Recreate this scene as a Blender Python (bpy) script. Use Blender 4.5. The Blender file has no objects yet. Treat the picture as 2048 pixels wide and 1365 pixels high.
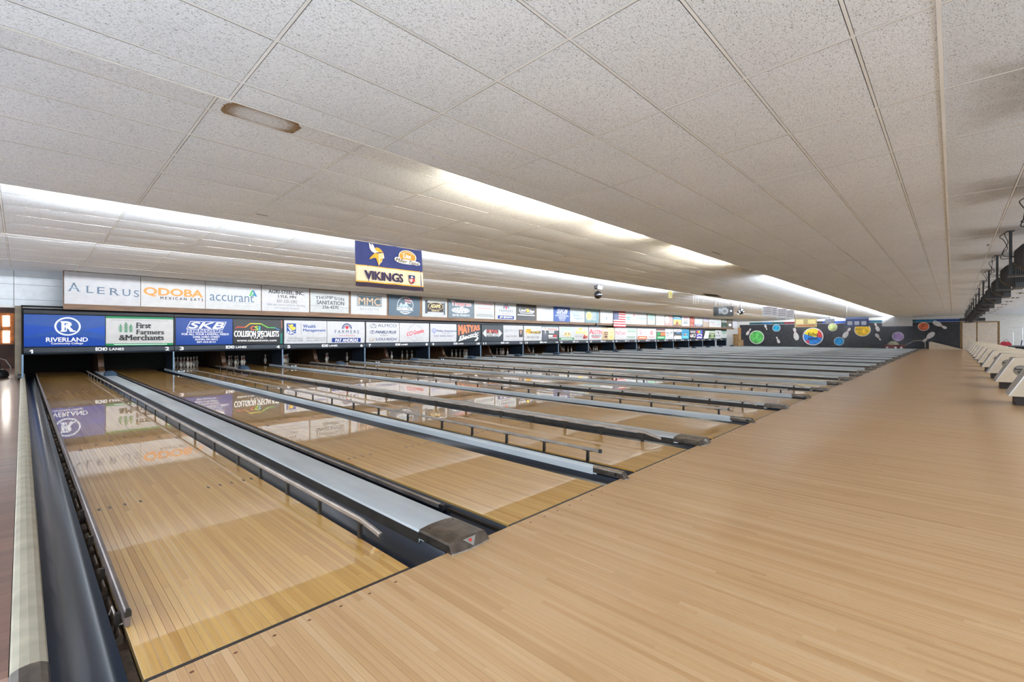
import bpy, math, random
from mathutils import Vector
random.seed(7)
scene = bpy.context.scene
COL = scene.collection

# ------------------------------------------------------------------ camera
F_PX, YAW, HOR = 930.0, 0.759, 672.1
CAM = (-0.285, -1.978, 1.165)
cd = bpy.data.cameras.new('camera'); cam = bpy.data.objects.new('camera', cd); COL.objects.link(cam)
cd.sensor_width = 36.0; cd.lens = F_PX / 2048 * 36.0
cd.shift_y = -(682.5 - HOR) / 2048
cd.clip_start = 0.02; cd.clip_end = 300
cam.location = CAM; cam.rotation_euler = (math.pi / 2, 0, YAW - math.pi / 2)
scene.camera = cam

# ------------------------------------------------------------------ world, lights, exposure
w = bpy.data.worlds.new('world'); scene.world = w; w.use_nodes = True
w.node_tree.nodes['Background'].inputs[0].default_value = (0.84, 0.92, 1.0, 1)
w.node_tree.nodes['Background'].inputs[1].default_value = 4.3
COVE_COOL = 118.0      # watts per metre of cove tube
COVE_WARM = 70.0
CONCOURSE_FILL_W = 150.0   # each unseen fill lamp added over the seating to brighten the room
scene.cycles.max_bounces = 8; scene.cycles.diffuse_bounces = 4; scene.cycles.glossy_bounces = 3; scene.cycles.use_light_tree = False; scene.cycles.transmission_bounces = 2
scene.cycles.caustics_reflective = False; scene.cycles.caustics_refractive = False
scene.view_settings.view_transform = 'Standard'
scene.view_settings.look = 'None'
scene.view_settings.exposure = -0.10
scene.view_settings.gamma = 1.0
scene.view_settings.use_curve_mapping = False
def concourse_fill(x, y, z=2.93, sx=2.4, sy=0.5, power=CONCOURSE_FILL_W):  # added fill lamp, out of view above the concourse
    d = bpy.data.lights.new('concourse_fill', 'AREA'); d.shape = 'RECTANGLE'; d.size = sx; d.size_y = sy
    d.energy = power; d.color = (0.90, 0.95, 1.0)
    o = bpy.data.objects.new('concourse_fill', d); COL.objects.link(o); o.location = (x, y, z)
for _x in range(1, 50, 6): concourse_fill(_x, -6.3)

# ------------------------------------------------------------------ helpers
def lin(c):
    c = c / 255.0
    return c / 12.92 if c <= 0.04045 else ((c + 0.055) / 1.055) ** 2.4
def rgb(r, g, b): return (lin(r), lin(g), lin(b), 1.0)

def nodes_of(m):
    m.use_nodes = True
    nt = m.node_tree
    return nt, nt.nodes['Principled BSDF'], nt.nodes.new, nt.links.new

MATS = {}
def M(name, col, rough=.5, metal=0.0, coat=0.0, coatr=.05, var=.06, scale=6.0, bump=0.0, emis=0.0, spec=.5, stretch=None):
    if name in MATS: return MATS[name]
    m = bpy.data.materials.new(name); MATS[name] = m
    nt, p, N, L = nodes_of(m)
    tc = N('ShaderNodeTexCoord'); src = tc.outputs['Object']
    if stretch:
        mp = N('ShaderNodeMapping'); mp.inputs['Scale'].default_value = stretch; L(src, mp.inputs[0]); src = mp.outputs[0]
    nz = N('ShaderNodeTexNoise'); nz.inputs['Scale'].default_value = scale; nz.inputs['Detail'].default_value = 2
    L(src, nz.inputs['Vector'])
    cr = N('ShaderNodeValToRGB')
    c = rgb(*col) if max(col) > 1 else (*col, 1.0)
    a = [max(0, v * (1 - var * 1.6)) for v in c[:3]]; b = [min(1, v * (1 + var)) for v in c[:3]]
    cr.color_ramp.elements[0].position = .3; cr.color_ramp.elements[1].position = .7
    cr.color_ramp.elements[0].color = (*a, 1); cr.color_ramp.elements[1].color = (*b, 1)
    L(nz.outputs[0], cr.inputs[0]); L(cr.outputs[0], p.inputs['Base Color'])
    p.inputs['Roughness'].default_value = rough; p.inputs['Metallic'].default_value = metal
    p.inputs['Coat Weight'].default_value = coat; p.inputs['Coat Roughness'].default_value = coatr
    p.inputs['Specular IOR Level'].default_value = spec
    if bump:
        bp = N('ShaderNodeBump'); bp.inputs['Strength'].default_value = bump; bp.inputs['Distance'].default_value = .01
        L(nz.outputs[0], bp.inputs['Height']); L(bp.outputs[0], p.inputs['Normal'])
    if emis:
        L(cr.outputs[0], p.inputs['Emission Color']); p.inputs['Emission Strength'].default_value = emis
    return m

def math_node(nt, op, a, b=None, c=None):
    n = nt.nodes.new('ShaderNodeMath'); n.operation = op
    for i, v in enumerate((a, b, c)):
        if v is None: continue
        if isinstance(v, (int, float)): n.inputs[i].default_value = v
        else: nt.links.new(v, n.inputs[i])
    return n.outputs[0]

def wood(name, cols, bw=.02703, blen=1.5, x0=0.0, along='Y', rough=.3, coat=0.0, coatr=.04, seam=.6, seamw=.035, bump=.05, grain=.18, wav=0.0, coatior=1.5, coatbump=.12):
    """strip boards laid along an axis: colour per board and length, grain, dark seams"""
    m = bpy.data.materials.new(name); MATS[name] = m
    nt, p, N, L = nodes_of(m)
    g = N('ShaderNodeNewGeometry'); s = N('ShaderNodeSeparateXYZ'); L(g.outputs['Position'], s.inputs[0])
    X, Y = (s.outputs[0], s.outputs[1]) if along == 'Y' else (s.outputs[1], s.outputs[0])
    u = math_node(nt, 'DIVIDE', math_node(nt, 'SUBTRACT', X, x0), bw)
    bi = math_node(nt, 'FLOOR', u); fr = math_node(nt, 'FRACT', u)
    wn = N('ShaderNodeTexWhiteNoise'); wn.noise_dimensions = '1D'; L(bi, wn.inputs['W'])
    v = math_node(nt, 'ADD', math_node(nt, 'DIVIDE', Y, blen), math_node(nt, 'MULTIPLY', wn.outputs[0], 7.3))
    si = math_node(nt, 'FLOOR', v)
    cb = N('ShaderNodeCombineXYZ'); L(bi, cb.inputs[0]); L(si, cb.inputs[1])
    w2 = N('ShaderNodeTexWhiteNoise'); w2.noise_dimensions = '3D'; L(cb.outputs[0], w2.inputs['Vector'])
    cr = N('ShaderNodeValToRGB'); e = cr.color_ramp.elements
    while len(e) < len(cols): e.new(.5)
    for i, c in enumerate(cols):
        e[i].position = i / (len(cols) - 1); e[i].color = rgb(*c)
    L(w2.outputs[0], cr.inputs[0])
    # grain stretched along the board
    cg = N('ShaderNodeCombineXYZ'); L(math_node(nt, 'MULTIPLY', X, 160.0), cg.inputs[0]); L(math_node(nt, 'MULTIPLY', Y, 3.0), cg.inputs[1])
    L(math_node(nt, 'MULTIPLY', w2.outputs[0], 31.0), cg.inputs[2])
    nz = N('ShaderNodeTexNoise'); nz.inputs['Scale'].default_value = 1.0; nz.inputs['Detail'].default_value = 1; L(cg.outputs[0], nz.inputs['Vector'])
    gv = math_node(nt, 'MULTIPLY_ADD', math_node(nt, 'SUBTRACT', nz.outputs[0], .5), grain * 2, 1.0)
    sm = math_node(nt, 'LESS_THAN', math_node(nt, 'MINIMUM', fr, math_node(nt, 'SUBTRACT', 1.0, fr)), seamw)
    # end joints
    vf = math_node(nt, 'FRACT', v)
    ej = math_node(nt, 'LESS_THAN', vf, .0022 / blen * 1.0)
    dk = math_node(nt, 'MAXIMUM', sm, ej)
    fac = math_node(nt, 'MULTIPLY', gv, math_node(nt, 'SUBTRACT', 1.0, math_node(nt, 'MULTIPLY', math_node(nt, 'MULTIPLY', dk, seam), math_node(nt, 'MULTIPLY_ADD', wn.outputs[0], .9, .2))))
    mx = N('ShaderNodeVectorMath'); mx.operation = 'SCALE'; L(cr.outputs[0], mx.inputs[0]); L(fac, mx.inputs['Scale'])
    L(mx.outputs[0], p.inputs['Base Color'])
    p.inputs['Roughness'].default_value = rough
    p.inputs['Coat Weight'].default_value = coat; p.inputs['Coat Roughness'].default_value = coatr; p.inputs['Coat IOR'].default_value = coatior
    # relief: seams plus a slow crown of every board
    hgt = math_node(nt, 'SUBTRACT', math_node(nt, 'MULTIPLY', math_node(nt, 'ABSOLUTE', math_node(nt, 'SUBTRACT', fr, .5)), -wav), math_node(nt, 'MULTIPLY', dk, .5))
    hgt = math_node(nt, 'ADD', hgt, math_node(nt, 'MULTIPLY', w2.outputs[0], wav * .5))
    bp = N('ShaderNodeBump'); bp.inputs['Strength'].default_value = bump; bp.inputs['Distance'].default_value = .002
    L(hgt, bp.inputs['Height']); L(bp.outputs[0], p.inputs['Normal'])
    if coat and coatbump:
        b2 = N('ShaderNodeBump'); b2.inputs['Strength'].default_value = bump * coatbump; b2.inputs['Distance'].default_value = .002
        L(hgt, b2.inputs['Height']); L(b2.outputs[0], p.inputs['Coat Normal'])
    return m

def tile_material(name, col, stain=None, dust=False):
    """fissured mineral-fibre ceiling tile; optional brown water ring or dust round the monitor poles"""
    m = bpy.data.materials.new(name); MATS[name] = m
    nt, p, N, L = nodes_of(m)
    g = N('ShaderNodeNewGeometry'); pos = g.outputs['Position']
    mp = N('ShaderNodeMapping'); mp.inputs['Scale'].default_value = (75, 170, 60); mp.inputs['Rotation'].default_value = (0, 0, .5); L(pos, mp.inputs[0])
    n0 = N('ShaderNodeTexNoise'); n0.inputs['Scale'].default_value = 1.0; n0.inputs['Detail'].default_value = 1; n0.inputs['Distortion'].default_value = 1.6
    L(mp.outputs[0], n0.inputs['Vector'])
    pit = math_node(nt, 'GREATER_THAN', n0.outputs[0], .615)
    n1 = N('ShaderNodeTexNoise'); n1.inputs['Scale'].default_value = 330; n1.inputs['Detail'].default_value = 0; L(pos, n1.inputs['Vector'])
    fine = math_node(nt, 'GREATER_THAN', n1.outputs[0], .60)
    n2 = N('ShaderNodeTexNoise'); n2.inputs['Scale'].default_value = .9; n2.inputs['Detail'].default_value = 1; L(pos, n2.inputs['Vector'])
    fac = math_node(nt, 'SUBTRACT', 1.0, math_node(nt, 'MULTIPLY', pit, .62))
    fac = math_node(nt, 'MULTIPLY', fac, math_node(nt, 'SUBTRACT', 1.0, math_node(nt, 'MULTIPLY', fine, .13)))
    fac = math_node(nt, 'MULTIPLY', fac, math_node(nt, 'MULTIPLY_ADD', n2.outputs[0], .16, .92))
    base = N('ShaderNodeRGB'); base.outputs[0].default_value = rgb(*col); out = base.outputs[0]
    def mix(a, b, f):
        n = N('ShaderNodeMix'); n.data_type = 'RGBA'; L(f, n.inputs[0]); L(a, n.inputs[6])
        n.inputs[7].default_value = b; return n.outputs[2]
    if stain:
        cx, cy, rx, ry = stain
        s = N('ShaderNodeSeparateXYZ'); L(pos, s.inputs[0])
        nn = N('ShaderNodeTexNoise'); nn.inputs['Scale'].default_value = 26; nn.inputs['Detail'].default_value = 5; L(pos, nn.inputs['Vector'])
        dx = math_node(nt, 'POWER', math_node(nt, 'ABSOLUTE', math_node(nt, 'DIVIDE', math_node(nt, 'SUBTRACT', s.outputs[0], cx), rx)), 3.0)
        dy = math_node(nt, 'POWER', math_node(nt, 'ABSOLUTE', math_node(nt, 'DIVIDE', math_node(nt, 'SUBTRACT', s.outputs[1], cy), ry)), 3.0)
        d = math_node(nt, 'ADD', math_node(nt, 'POWER', math_node(nt, 'ADD', dx, dy), .333), math_node(nt, 'MULTIPLY', math_node(nt, 'SUBTRACT', nn.outputs[0], .5), .25))
        r = N('ShaderNodeValToRGB'); e = r.color_ramp.elements
        e[0].position = .3; e[0].color = (.12, .12, .12, 1); e[1].position = .62; e[1].color = (.3, .3, .3, 1)
        for q, v in ((.82, .85), (.97, 1.0), (.995, 0.0)):
            k = e.new(q); k.color = (v, v, v, 1)
        L(d, r.inputs[0]); out = mix(out, rgb(140, 112, 74), r.outputs[0])
    if dust:
        s = N('ShaderNodeSeparateXYZ'); L(pos, s.inputs[0])
        nn = N('ShaderNodeTexNoise'); nn.inputs['Scale'].default_value = 3.0; nn.inputs['Detail'].default_value = 3; L(pos, nn.inputs['Vector'])
        fx = math_node(nt, 'ABSOLUTE', math_node(nt, 'SUBTRACT', math_node(nt, 'FRACT', math_node(nt, 'DIVIDE', math_node(nt, 'SUBTRACT', s.outputs[0], 1.42 - 1.68), 3.36)), .5))
        ax = math_node(nt, 'MULTIPLY', fx, 3.36 / .75)
        ay = math_node(nt, 'DIVIDE', math_node(nt, 'ABSOLUTE', math_node(nt, 'ADD', s.outputs[1], 2.62)), .62)
        d = math_node(nt, 'ADD', math_node(nt, 'MAXIMUM', ax, ay), math_node(nt, 'MULTIPLY', math_node(nt, 'SUBTRACT', nn.outputs[0], .5), .8))
        k = N('ShaderNodeMapRange'); k.inputs[1].default_value = .45; k.inputs[2].default_value = 1.0; k.inputs[3].default_value = .42; k.inputs[4].default_value = 0.0
        L(d, k.inputs[0]); out = mix(out, rgb(122, 108, 84), k.outputs[0])
    sc = N('ShaderNodeVectorMath'); sc.operation = 'SCALE'; L(out, sc.inputs[0]); L(fac, sc.inputs['Scale'])
    L(sc.outputs[0], p.inputs['Base Color']); p.inputs['Roughness'].default_value = .9; p.inputs['Specular IOR Level'].default_value = .15
    bp = N('ShaderNodeBump'); bp.inputs['Strength'].default_value = .5; bp.inputs['Distance'].default_value = .003
    L(math_node(nt, 'MULTIPLY', pit, -1.0), bp.inputs['Height']); L(bp.outputs[0], p.inputs['Normal'])
    return m

class MB:
    def __init__(s): s.v = []; s.f = []
    def quad(s, a, b, c, d): i = len(s.v); s.v += [a, b, c, d]; s.f.append((i, i + 1, i + 2, i + 3)); return s
    def box(s, x0, x1, y0, y1, z0, z1):
        i = len(s.v)
        s.v += [(x0, y0, z0), (x1, y0, z0), (x1, y1, z0), (x0, y1, z0), (x0, y0, z1), (x1, y0, z1), (x1, y1, z1), (x0, y1, z1)]
        for q in ((0, 3, 2, 1), (4, 5, 6, 7), (0, 1, 5, 4), (1, 2, 6, 5), (2, 3, 7, 6), (3, 0, 4, 7)): s.f.append(tuple(i + k for k in q))
        return s
    def prism(s, prof, a, b, axis='Y', cap=True):
        """closed profile extruded between a and b; profile plane: Y->(x,z), X->(y,z), Z->(x,y)"""
        n = len(prof); i = len(s.v)
        put = {'Y': lambda p, t: (p[0], t, p[1]), 'X': lambda p, t: (t, p[0], p[1]), 'Z': lambda p, t: (p[0], p[1], t)}[axis]
        s.v += [put(p, a) for p in prof] + [put(p, b) for p in prof]
        for k in range(n):
            k2 = (k + 1) % n; s.f.append((i + k, i + k2, i + n + k2, i + n + k))
        if cap: s.f.append(tuple(i + k for k in reversed(range(n)))); s.f.append(tuple(i + n + k for k in range(n)))
        return s
    def sheet(s, prof, a, b, axis='Y'):
        """open profile swept between a and b"""
        n = len(prof); i = len(s.v)
        put = {'Y': lambda p, t: (p[0], t, p[1]), 'X': lambda p, t: (t, p[0], p[1])}[axis]
        s.v += [put(p, a) for p in prof] + [put(p, b) for p in prof]
        for k in range(n - 1): s.f.append((i + k, i + k + 1, i + n + k + 1, i + n + k))
        return s
    def tube(s, pts, r, n=8, caps=True):
        pts = [Vector(p) for p in pts]; i0 = len(s.v)
        for k, p in enumerate(pts):
            d = (pts[min(k + 1, len(pts) - 1)] - pts[max(k - 1, 0)]).normalized()
            up = Vector((0, 0, 1)) if abs(d.z) < .9 else Vector((1, 0, 0))
            a = d.cross(up).normalized(); b = a.cross(d)
            rr = r[k] if isinstance(r, (list, tuple)) else r
            for j in range(n):
                t = 2 * math.pi * j / n; s.v.append(tuple(p + a * math.cos(t) * rr + b * math.sin(t) * rr))
        for k in range(len(pts) - 1):
            for j in range(n):
                j2 = (j + 1) % n; s.f.append((i0 + k * n + j, i0 + k * n + j2, i0 + (k + 1) * n + j2, i0 + (k + 1) * n + j))
        if caps:
            s.f.append(tuple(i0 + j for j in reversed(range(n)))); s.f.append(tuple(i0 + (len(pts) - 1) * n + j for j in range(n)))
        return s
    def lathe(s, prof, n=12, c=(0, 0, 0)):
        i0 = len(s.v)
        for r, z in prof:
            for j in range(n):
                t = 2 * math.pi * j / n; s.v.append((c[0] + r * math.cos(t), c[1] + r * math.sin(t), c[2] + z))
        for k in range(len(prof) - 1):
            for j in range(n):
                j2 = (j + 1) % n; s.f.append((i0 + k * n + j, i0 + k * n + j2, i0 + (k + 1) * n + j2, i0 + (k + 1) * n + j))
        s.f.append(tuple(i0 + j for j in reversed(range(n)))); s.f.append(tuple(i0 + (len(prof) - 1) * n + j for j in range(n)))
        return s
    def disc(s, c, r, axis='X', n=24, t=.004, ry=None):
        """thin round plate; axis is its normal"""
        ry = ry or r; pr = [(math.cos(2 * math.pi * k / n) * r, math.sin(2 * math.pi * k / n) * ry) for k in range(n)]
        if axis == 'X': return s.prism([(c[1] + a, c[2] + b) for a, b in pr], c[0] - t / 2, c[0] + t / 2, 'X')
        if axis == 'Y': return s.prism([(c[0] + a, c[2] + b) for a, b in pr], c[1] - t / 2, c[1] + t / 2, 'Y')
        return s.prism([(c[0] + a, c[1] + b) for a, b in pr], c[2] - t / 2, c[2] + t / 2, 'Z')
    def mesh(s, name, mat, smooth=False):
        m = bpy.data.meshes.new(name); m.from_pydata(s.v, [], s.f); m.update()
        if mat: m.materials.append(mat)
        if smooth:
            m.polygons.foreach_set('use_smooth', [True] * len(m.polygons))
        return m
    def build(s, name, mat, parent=None, loc=None, smooth=False):
        return link(name, s.mesh(name, mat, smooth), parent, loc)

def link(name, data, parent=None, loc=None, rot=None):
    o = bpy.data.objects.new(name, data); COL.objects.link(o)
    if parent: o.parent = parent
    if loc: o.location = loc
    if rot: o.rotation_euler = rot
    return o
def tag(o, label=None, cat=None, group=None, kind=None):
    for k, v in (('label', label), ('category', cat), ('group', group), ('kind', kind)):
        if v: o[k] = v
    return o
def thing(name, label, cat, loc=(0, 0, 0), group=None, rot=None):
    return tag(link(name, None, None, loc, rot), label, cat, group)
def struct(name, mb, mat, smooth=False): return tag(mb.build(name, mat, smooth=smooth), kind='structure')

# proportions of the house
LW = 1.0541; P = 3.36; GW = .725; GN = P - 2 * LW - GW
def lane_x(i):                 # left edge of lane i (0 based)
    return (i // 2) * P + (0 if i % 2 == 0 else LW + GW)
NL = 32
YM = 16.27                     # face of the masking units
YS = 15.84                     # face of the upper sign soffit
XW = 57.0                      # far wall
EDGE = [-1.92, 1.81, 5.72, 9.45, 13.23]   # where the stepped ceiling breaks
ZHI, ZLO = 3.01, 2.866
def proj(x, y, z):
    dx, dy, dz = x - CAM[0], y - CAM[1], z - CAM[2]
    d = dx * math.cos(YAW) + dy * math.sin(YAW)
    if d < .05: return None
    return 1024 + F_PX * (dx * math.sin(YAW) - dy * math.cos(YAW)) / d, HOR - F_PX * dz / d

# ------------------------------------------------------------------ materials
LANE_COLS = [(190, 140, 62), (206, 158, 80), (213, 167, 90), (200, 150, 70), (219, 175, 100)]
APP_COLS = [(192, 150, 103), (202, 162, 115), (208, 170, 125), (198, 156, 109), (212, 176, 133), (196, 152, 105)]
m_lane = wood('lane_maple', LANE_COLS, x0=0.0, blen=2.6, rough=.35, coat=1.0, coatr=.012, seam=.6, seamw=.03, bump=.06, wav=.35, coatior=1.6, coatbump=0)
m_lane2 = wood('lane_maple_second', LANE_COLS, x0=LW + GW, blen=2.6, rough=.35, coat=1.0, coatr=.012, seam=.5, seamw=.03, bump=.06, wav=.35, coatior=1.6, coatbump=0)
m_app = wood('approach_maple', APP_COLS, x0=-.35, blen=1.35, rough=.36, coat=.55, coatr=.17, seam=.18, seamw=.03, bump=.03, wav=.2, grain=.14)
m_side = wood('side_floor_wood', [(104, 70, 56), (120, 82, 66), (134, 94, 76), (112, 74, 58)], bw=.08, blen=1.6, along='X', rough=.28, coat=.4, coatr=.12, seam=.4, bump=.2, wav=.6)
m_tile = tile_material('ceiling_tile', (228, 234, 241))
m_tile_stain = tile_material('ceiling_tile_stained', (228, 234, 241), stain=(1.11, 2.24, .30, .165))
m_tile_dust = tile_material('ceiling_tile_dusty', (218, 226, 235), dust=True)
m_tee = M('tee_bar', (226, 228, 228), .6, var=.07, scale=1.3)
m_riser = M('step_riser_white', (225, 222, 215), .7)
m_plenum = M('plenum_dark', (60, 58, 55), .9)
m_cool = M('tube_cool', (222, 236, 255), emis=6.0, var=.01)
m_warm = M('tube_warm', (255, 238, 205), emis=6.0, var=.01)
m_soffit = M('soffit_brown', (104, 76, 52), .6, var=.25, scale=3, stretch=(.5, 1, 6))
m_black = M('pit_black', (9, 9, 10), .85, var=.3)
m_navy = M('masking_navy', (18, 28, 40), .45, var=.15, spec=.3)
m_navyd = M('masking_dark', (12, 17, 24), .45, var=.2, spec=.3)
m_post = M('masking_post_blue', (96, 124, 150), .4)
m_kick = M('kickback_wood', (70, 46, 28), .55, var=.35, scale=5, stretch=(1, 1, .25))
m_gut = M('gutter_blue_black', (22, 33, 48), .22, var=.25, scale=2.5, stretch=(3, .4, 1), spec=.6)
m_cap = M('cap_pale_blue', (192, 199, 204), .3, var=.1, scale=2.0, stretch=(3, .5, 1))
m_capedge = M('cap_edge_brown', (52, 46, 40), .5, var=.25)
m_nose = M('nose_metal', (112, 103, 94), .3, metal=.85, var=.25, scale=14, bump=.15)
m_rail = M('rail_silver', (170, 160, 152), .34, metal=.55, var=.15)
m_railp = M('rail_post_dark', (44, 38, 32), .45, metal=.4, var=.3)
m_foul = M('foul_line_black', (40, 36, 34), .4)
m_cream = M('cream_strip', (178, 170, 150), .55, var=.12, scale=9)
m_white = M('print_white', (232, 232, 232), .45, var=.02)
m_wall = M('wall_white', (205, 201, 194), .8, var=.04)
m_conc = M('concourse_carpet', (88, 84, 86), .95, var=.3, scale=40)
m_dark = M('dark_plastic', (32, 32, 34), .5, var=.2)

# ------------------------------------------------------------------ ceiling
ceiling = struct('ceiling', MB().box(-5, XW, -9.0, 20.5, 3.16, 3.2), m_plenum)
def ceil_z(y):
    if y <= EDGE[0]: return 2.985
    for k in range(5):
        a = EDGE[k]; b = EDGE[k + 1] if k < 4 else 16.9
        if y < b or k == 4:
            z0 = 2.99 if k == 0 else ZHI; z1 = ZLO if k < 4 else 2.965
            return z0 + (z1 - z0) * (y - a) / (b - a)
COLS = [1.962 + 1.2192 * k for k in range(-6, 46)]
rows = []      # y0, y1 of each tile row, with the slope of its section
yy = EDGE[0]
while yy > -8.6: rows.append((yy - .6096, yy, 0.0, 'flat')); yy -= .6096
for k in range(5):
    a = EDGE[k]; b = EDGE[k + 1] if k < 4 else 16.9
    z0 = 2.99 if k == 0 else ZHI; z1 = ZLO if k < 4 else 2.965
    js = []; j = b - .30
    while j > a + .2: js.append(j); j -= .6096
    js = [a] + sorted(js) + [b]
    for p, q in zip(js, js[1:]): rows.append((p, q, math.atan2(z1 - z0, b - a), k))
def sec_z(row, y):
    if row[3] == 'flat': return 2.985
    k = row[3]; a = EDGE[k]; b = EDGE[k + 1] if k < 4 else 16.9
    z0 = 2.99 if k == 0 else ZHI; z1 = ZLO if k < 4 else 2.965
    return z0 + (z1 - z0) * (y - a) / (b - a)
tiles = []
for r in rows:
    for x0, x1 in zip(COLS, COLS[1:]):
        x1 = min(x1, XW)
        if x0 >= XW - .2: continue
        if r[3] == 4 and r[0] > YS and x0 > .6: continue
        z0, z1 = sec_z(r, r[0] + 1e-6), sec_z(r, r[1] - 1e-6)
        c = [proj(x0, r[0], z0), proj(x1, r[0], z0), proj(x1, r[1], z1), proj(x0, r[1], z1)]
        area = 0
        if all(c):
            cl = [(min(max(u, -50), 2098), min(max(v, -50), 1400)) for u, v in c]
            area = abs(sum(cl[i][0] * cl[(i + 1) % 4][1] - cl[(i + 1) % 4][0] * cl[i][1] for i in range(4))) / 2
            if max(u for u, v in c) < 0 or min(u for u, v in c) > 2048 or max(v for u, v in c) < 0: area = 0
        elif any(c): area = 1e5 if r[1] > -4 and x0 > -2 else 0
        tiles.append((area, x0, x1, r, z0, z1))
tiles.sort(key=lambda t: -t[0])
def tile_grid(mb, wx, wy, sag, nx, ny, M4=None):
    i = len(mb.v)
    for a in range(ny + 1):
        for b in range(nx + 1):
            u, v = b / nx * 2 - 1, a / ny * 2 - 1
            p = (u * wx / 2, v * wy / 2, -sag * (1 - u ** 4) * (1 - v * v))
            mb.v.append(M4(p) if M4 else p)
    for a in range(ny):
        for b in range(nx):
            q = i + a * (nx + 1) + b; mb.f.append((q, q + nx + 1, q + nx + 2, q + 1))
tmesh = {}
field = MB()
for n, (area, x0, x1, r, z0, z1) in enumerate(tiles):
    wy = (r[1] - r[0]) / math.cos(r[2]) - .0255; wx = x1 - x0 - .0255
    c = ((x0 + x1) / 2, (r[0] + r[1]) / 2, (z0 + z1) / 2)
    sag = random.choice((.003, .0045, .006)) if wy > .4 else .002
    if n < 300 and area > 0:
        mat = m_tile_dust if r[3] == 'flat' else m_tile
        if x0 < 1.11 < x1 and r[0] < 2.24 < r[1]: mat = m_tile_stain
        key = (round(wx, 2), round(wy, 2), sag, mat.name)
        if key not in tmesh:
            mb = MB(); tile_grid(mb, wx, wy, sag, 4, 6); tmesh[key] = mb.mesh('ceiling_tile', mat, True)
        link('ceiling_tile', tmesh[key], ceiling, c, (r[2] + random.uniform(-.002, .002), random.uniform(-.0015, .0015), 0))
    else:
        cs, sn = math.cos(r[2]), math.sin(r[2])
        tile_grid(field, wx, wy, sag, 2, 4, lambda p: (c[0] + p[0], c[1] + p[1] * cs - p[2] * sn, c[2] + p[1] * sn + p[2] * cs))
tag(field.build('tile_field', m_tile_dust if False else m_tile, ceiling, smooth=True), 'small far ceiling tiles', kind='stuff')
grid = MB()
for r in rows:
    y = r[1]; z = sec_z(r, r[1] - 1e-6)
    if any(abs(y - q) < .01 for q in EDGE[1:]): continue
    if abs(y - EDGE[0]) < .01: grid.box(-5, XW, y - .012, y + .012, z - .004, z + .01); continue
    grid.box(-5, XW if y < YS else .6, y - .0088, y + .0088, z - .0005, z + .012)
for x in COLS:
    for a, b in [(-8.9, EDGE[0])] + [(EDGE[k], EDGE[k + 1] if k < 4 else (16.9 if x < .6 else YS)) for k in range(5)]:
        za, zb = ceil_z(a + 1e-4), ceil_z(b - 1e-4)
        if a == EDGE[4]: zb = 2.965
        grid.prism([(a, za - .0005), (b, zb - .0005), (b, zb + .012), (a, za + .012)], x - .0088, x + .0088, 'X')
tag(grid.build('tee_grid', m_tee, ceiling), kind='stuff')
for k in range(1, 5):
    e = EDGE[k]
    MB().box(-5, XW, e - .001, e + .007, ZLO - .003, ZHI + .12).build('step_riser', m_riser, ceiling)
LIT = {1: [(3.15, 5.65, 1), (6.3, 7.55, 1), (9.0, 12.0, 1), (15.4, 35.0, 2), (35.4, 56.5, 2)],
       2: [(-.5, 6.9, 0), (6.95, 18.2, 0), (21.0, 33.0, 0), (33.2, 56.5, 0)],
       3: [(-.5, 10.5, 0), (10.6, 21.2, 0), (22.2, 24.9, 0), (27.5, 56.5, 0)]}
for k, segs in LIT.items():
    for a, b, warm in segs:
        n = max(1, round((b - a) / 2.44))
        for j in range(n):                       # one tube per fixture, with the light it throws into the cove
            xa, xb = a + (b - a) * j / n, a + (b - a) * (j + 1) / n
            MB().tube([(xa + .02, EDGE[k] + .022, 2.912), (xb - .02, EDGE[k] + .022, 2.912)], .013, 6).build('cove_light', m_warm if warm == 1 else m_cool, ceiling)
        d = bpy.data.lights.new('cove_glow', 'AREA'); d.shape = 'RECTANGLE'; d.size = b - a; d.size_y = .04
        d.energy = (b - a) * (COVE_WARM if warm == 1 else COVE_COOL) * {1: 1.0, 2: 1.0, 3: .36}[k] * (.6 if warm == 2 else 1)
        d.color = (1.0, .88, .68) if warm == 1 else (.88, .94, 1.0)
        o = bpy.data.objects.new('cove_glow', d); COL.objects.link(o)
        o.location = ((a + b) / 2, EDGE[k] + .042, 2.915); o.rotation_euler = (math.radians(132), 0, 0)
# loose corners where a tile has slipped out of the grid
for x, y, l in ((1.99, 5.13, .16), (9.35, 1.55, .5), (17.2, 1.50, .5), (22, 1.5, .6), (12.9, -2.5, .25), (7.9, 4.2, .1)):
    z = ceil_z(y)
    MB().prism([(0, 0), (l, .012), (l * .9, .026), (0, .02)], z - .006, z - .004, 'Z').build('tile_gap', m_black, ceiling, (x, y, 0))
MB().prism([(18.6, 5.35), (19.6, 5.15), (20.9, 5.4), (19.7, 5.62)], ceil_z(5.4) - .01, ceil_z(5.4) - .006, 'Z').build('tile_gap', m_black, ceiling)

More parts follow.
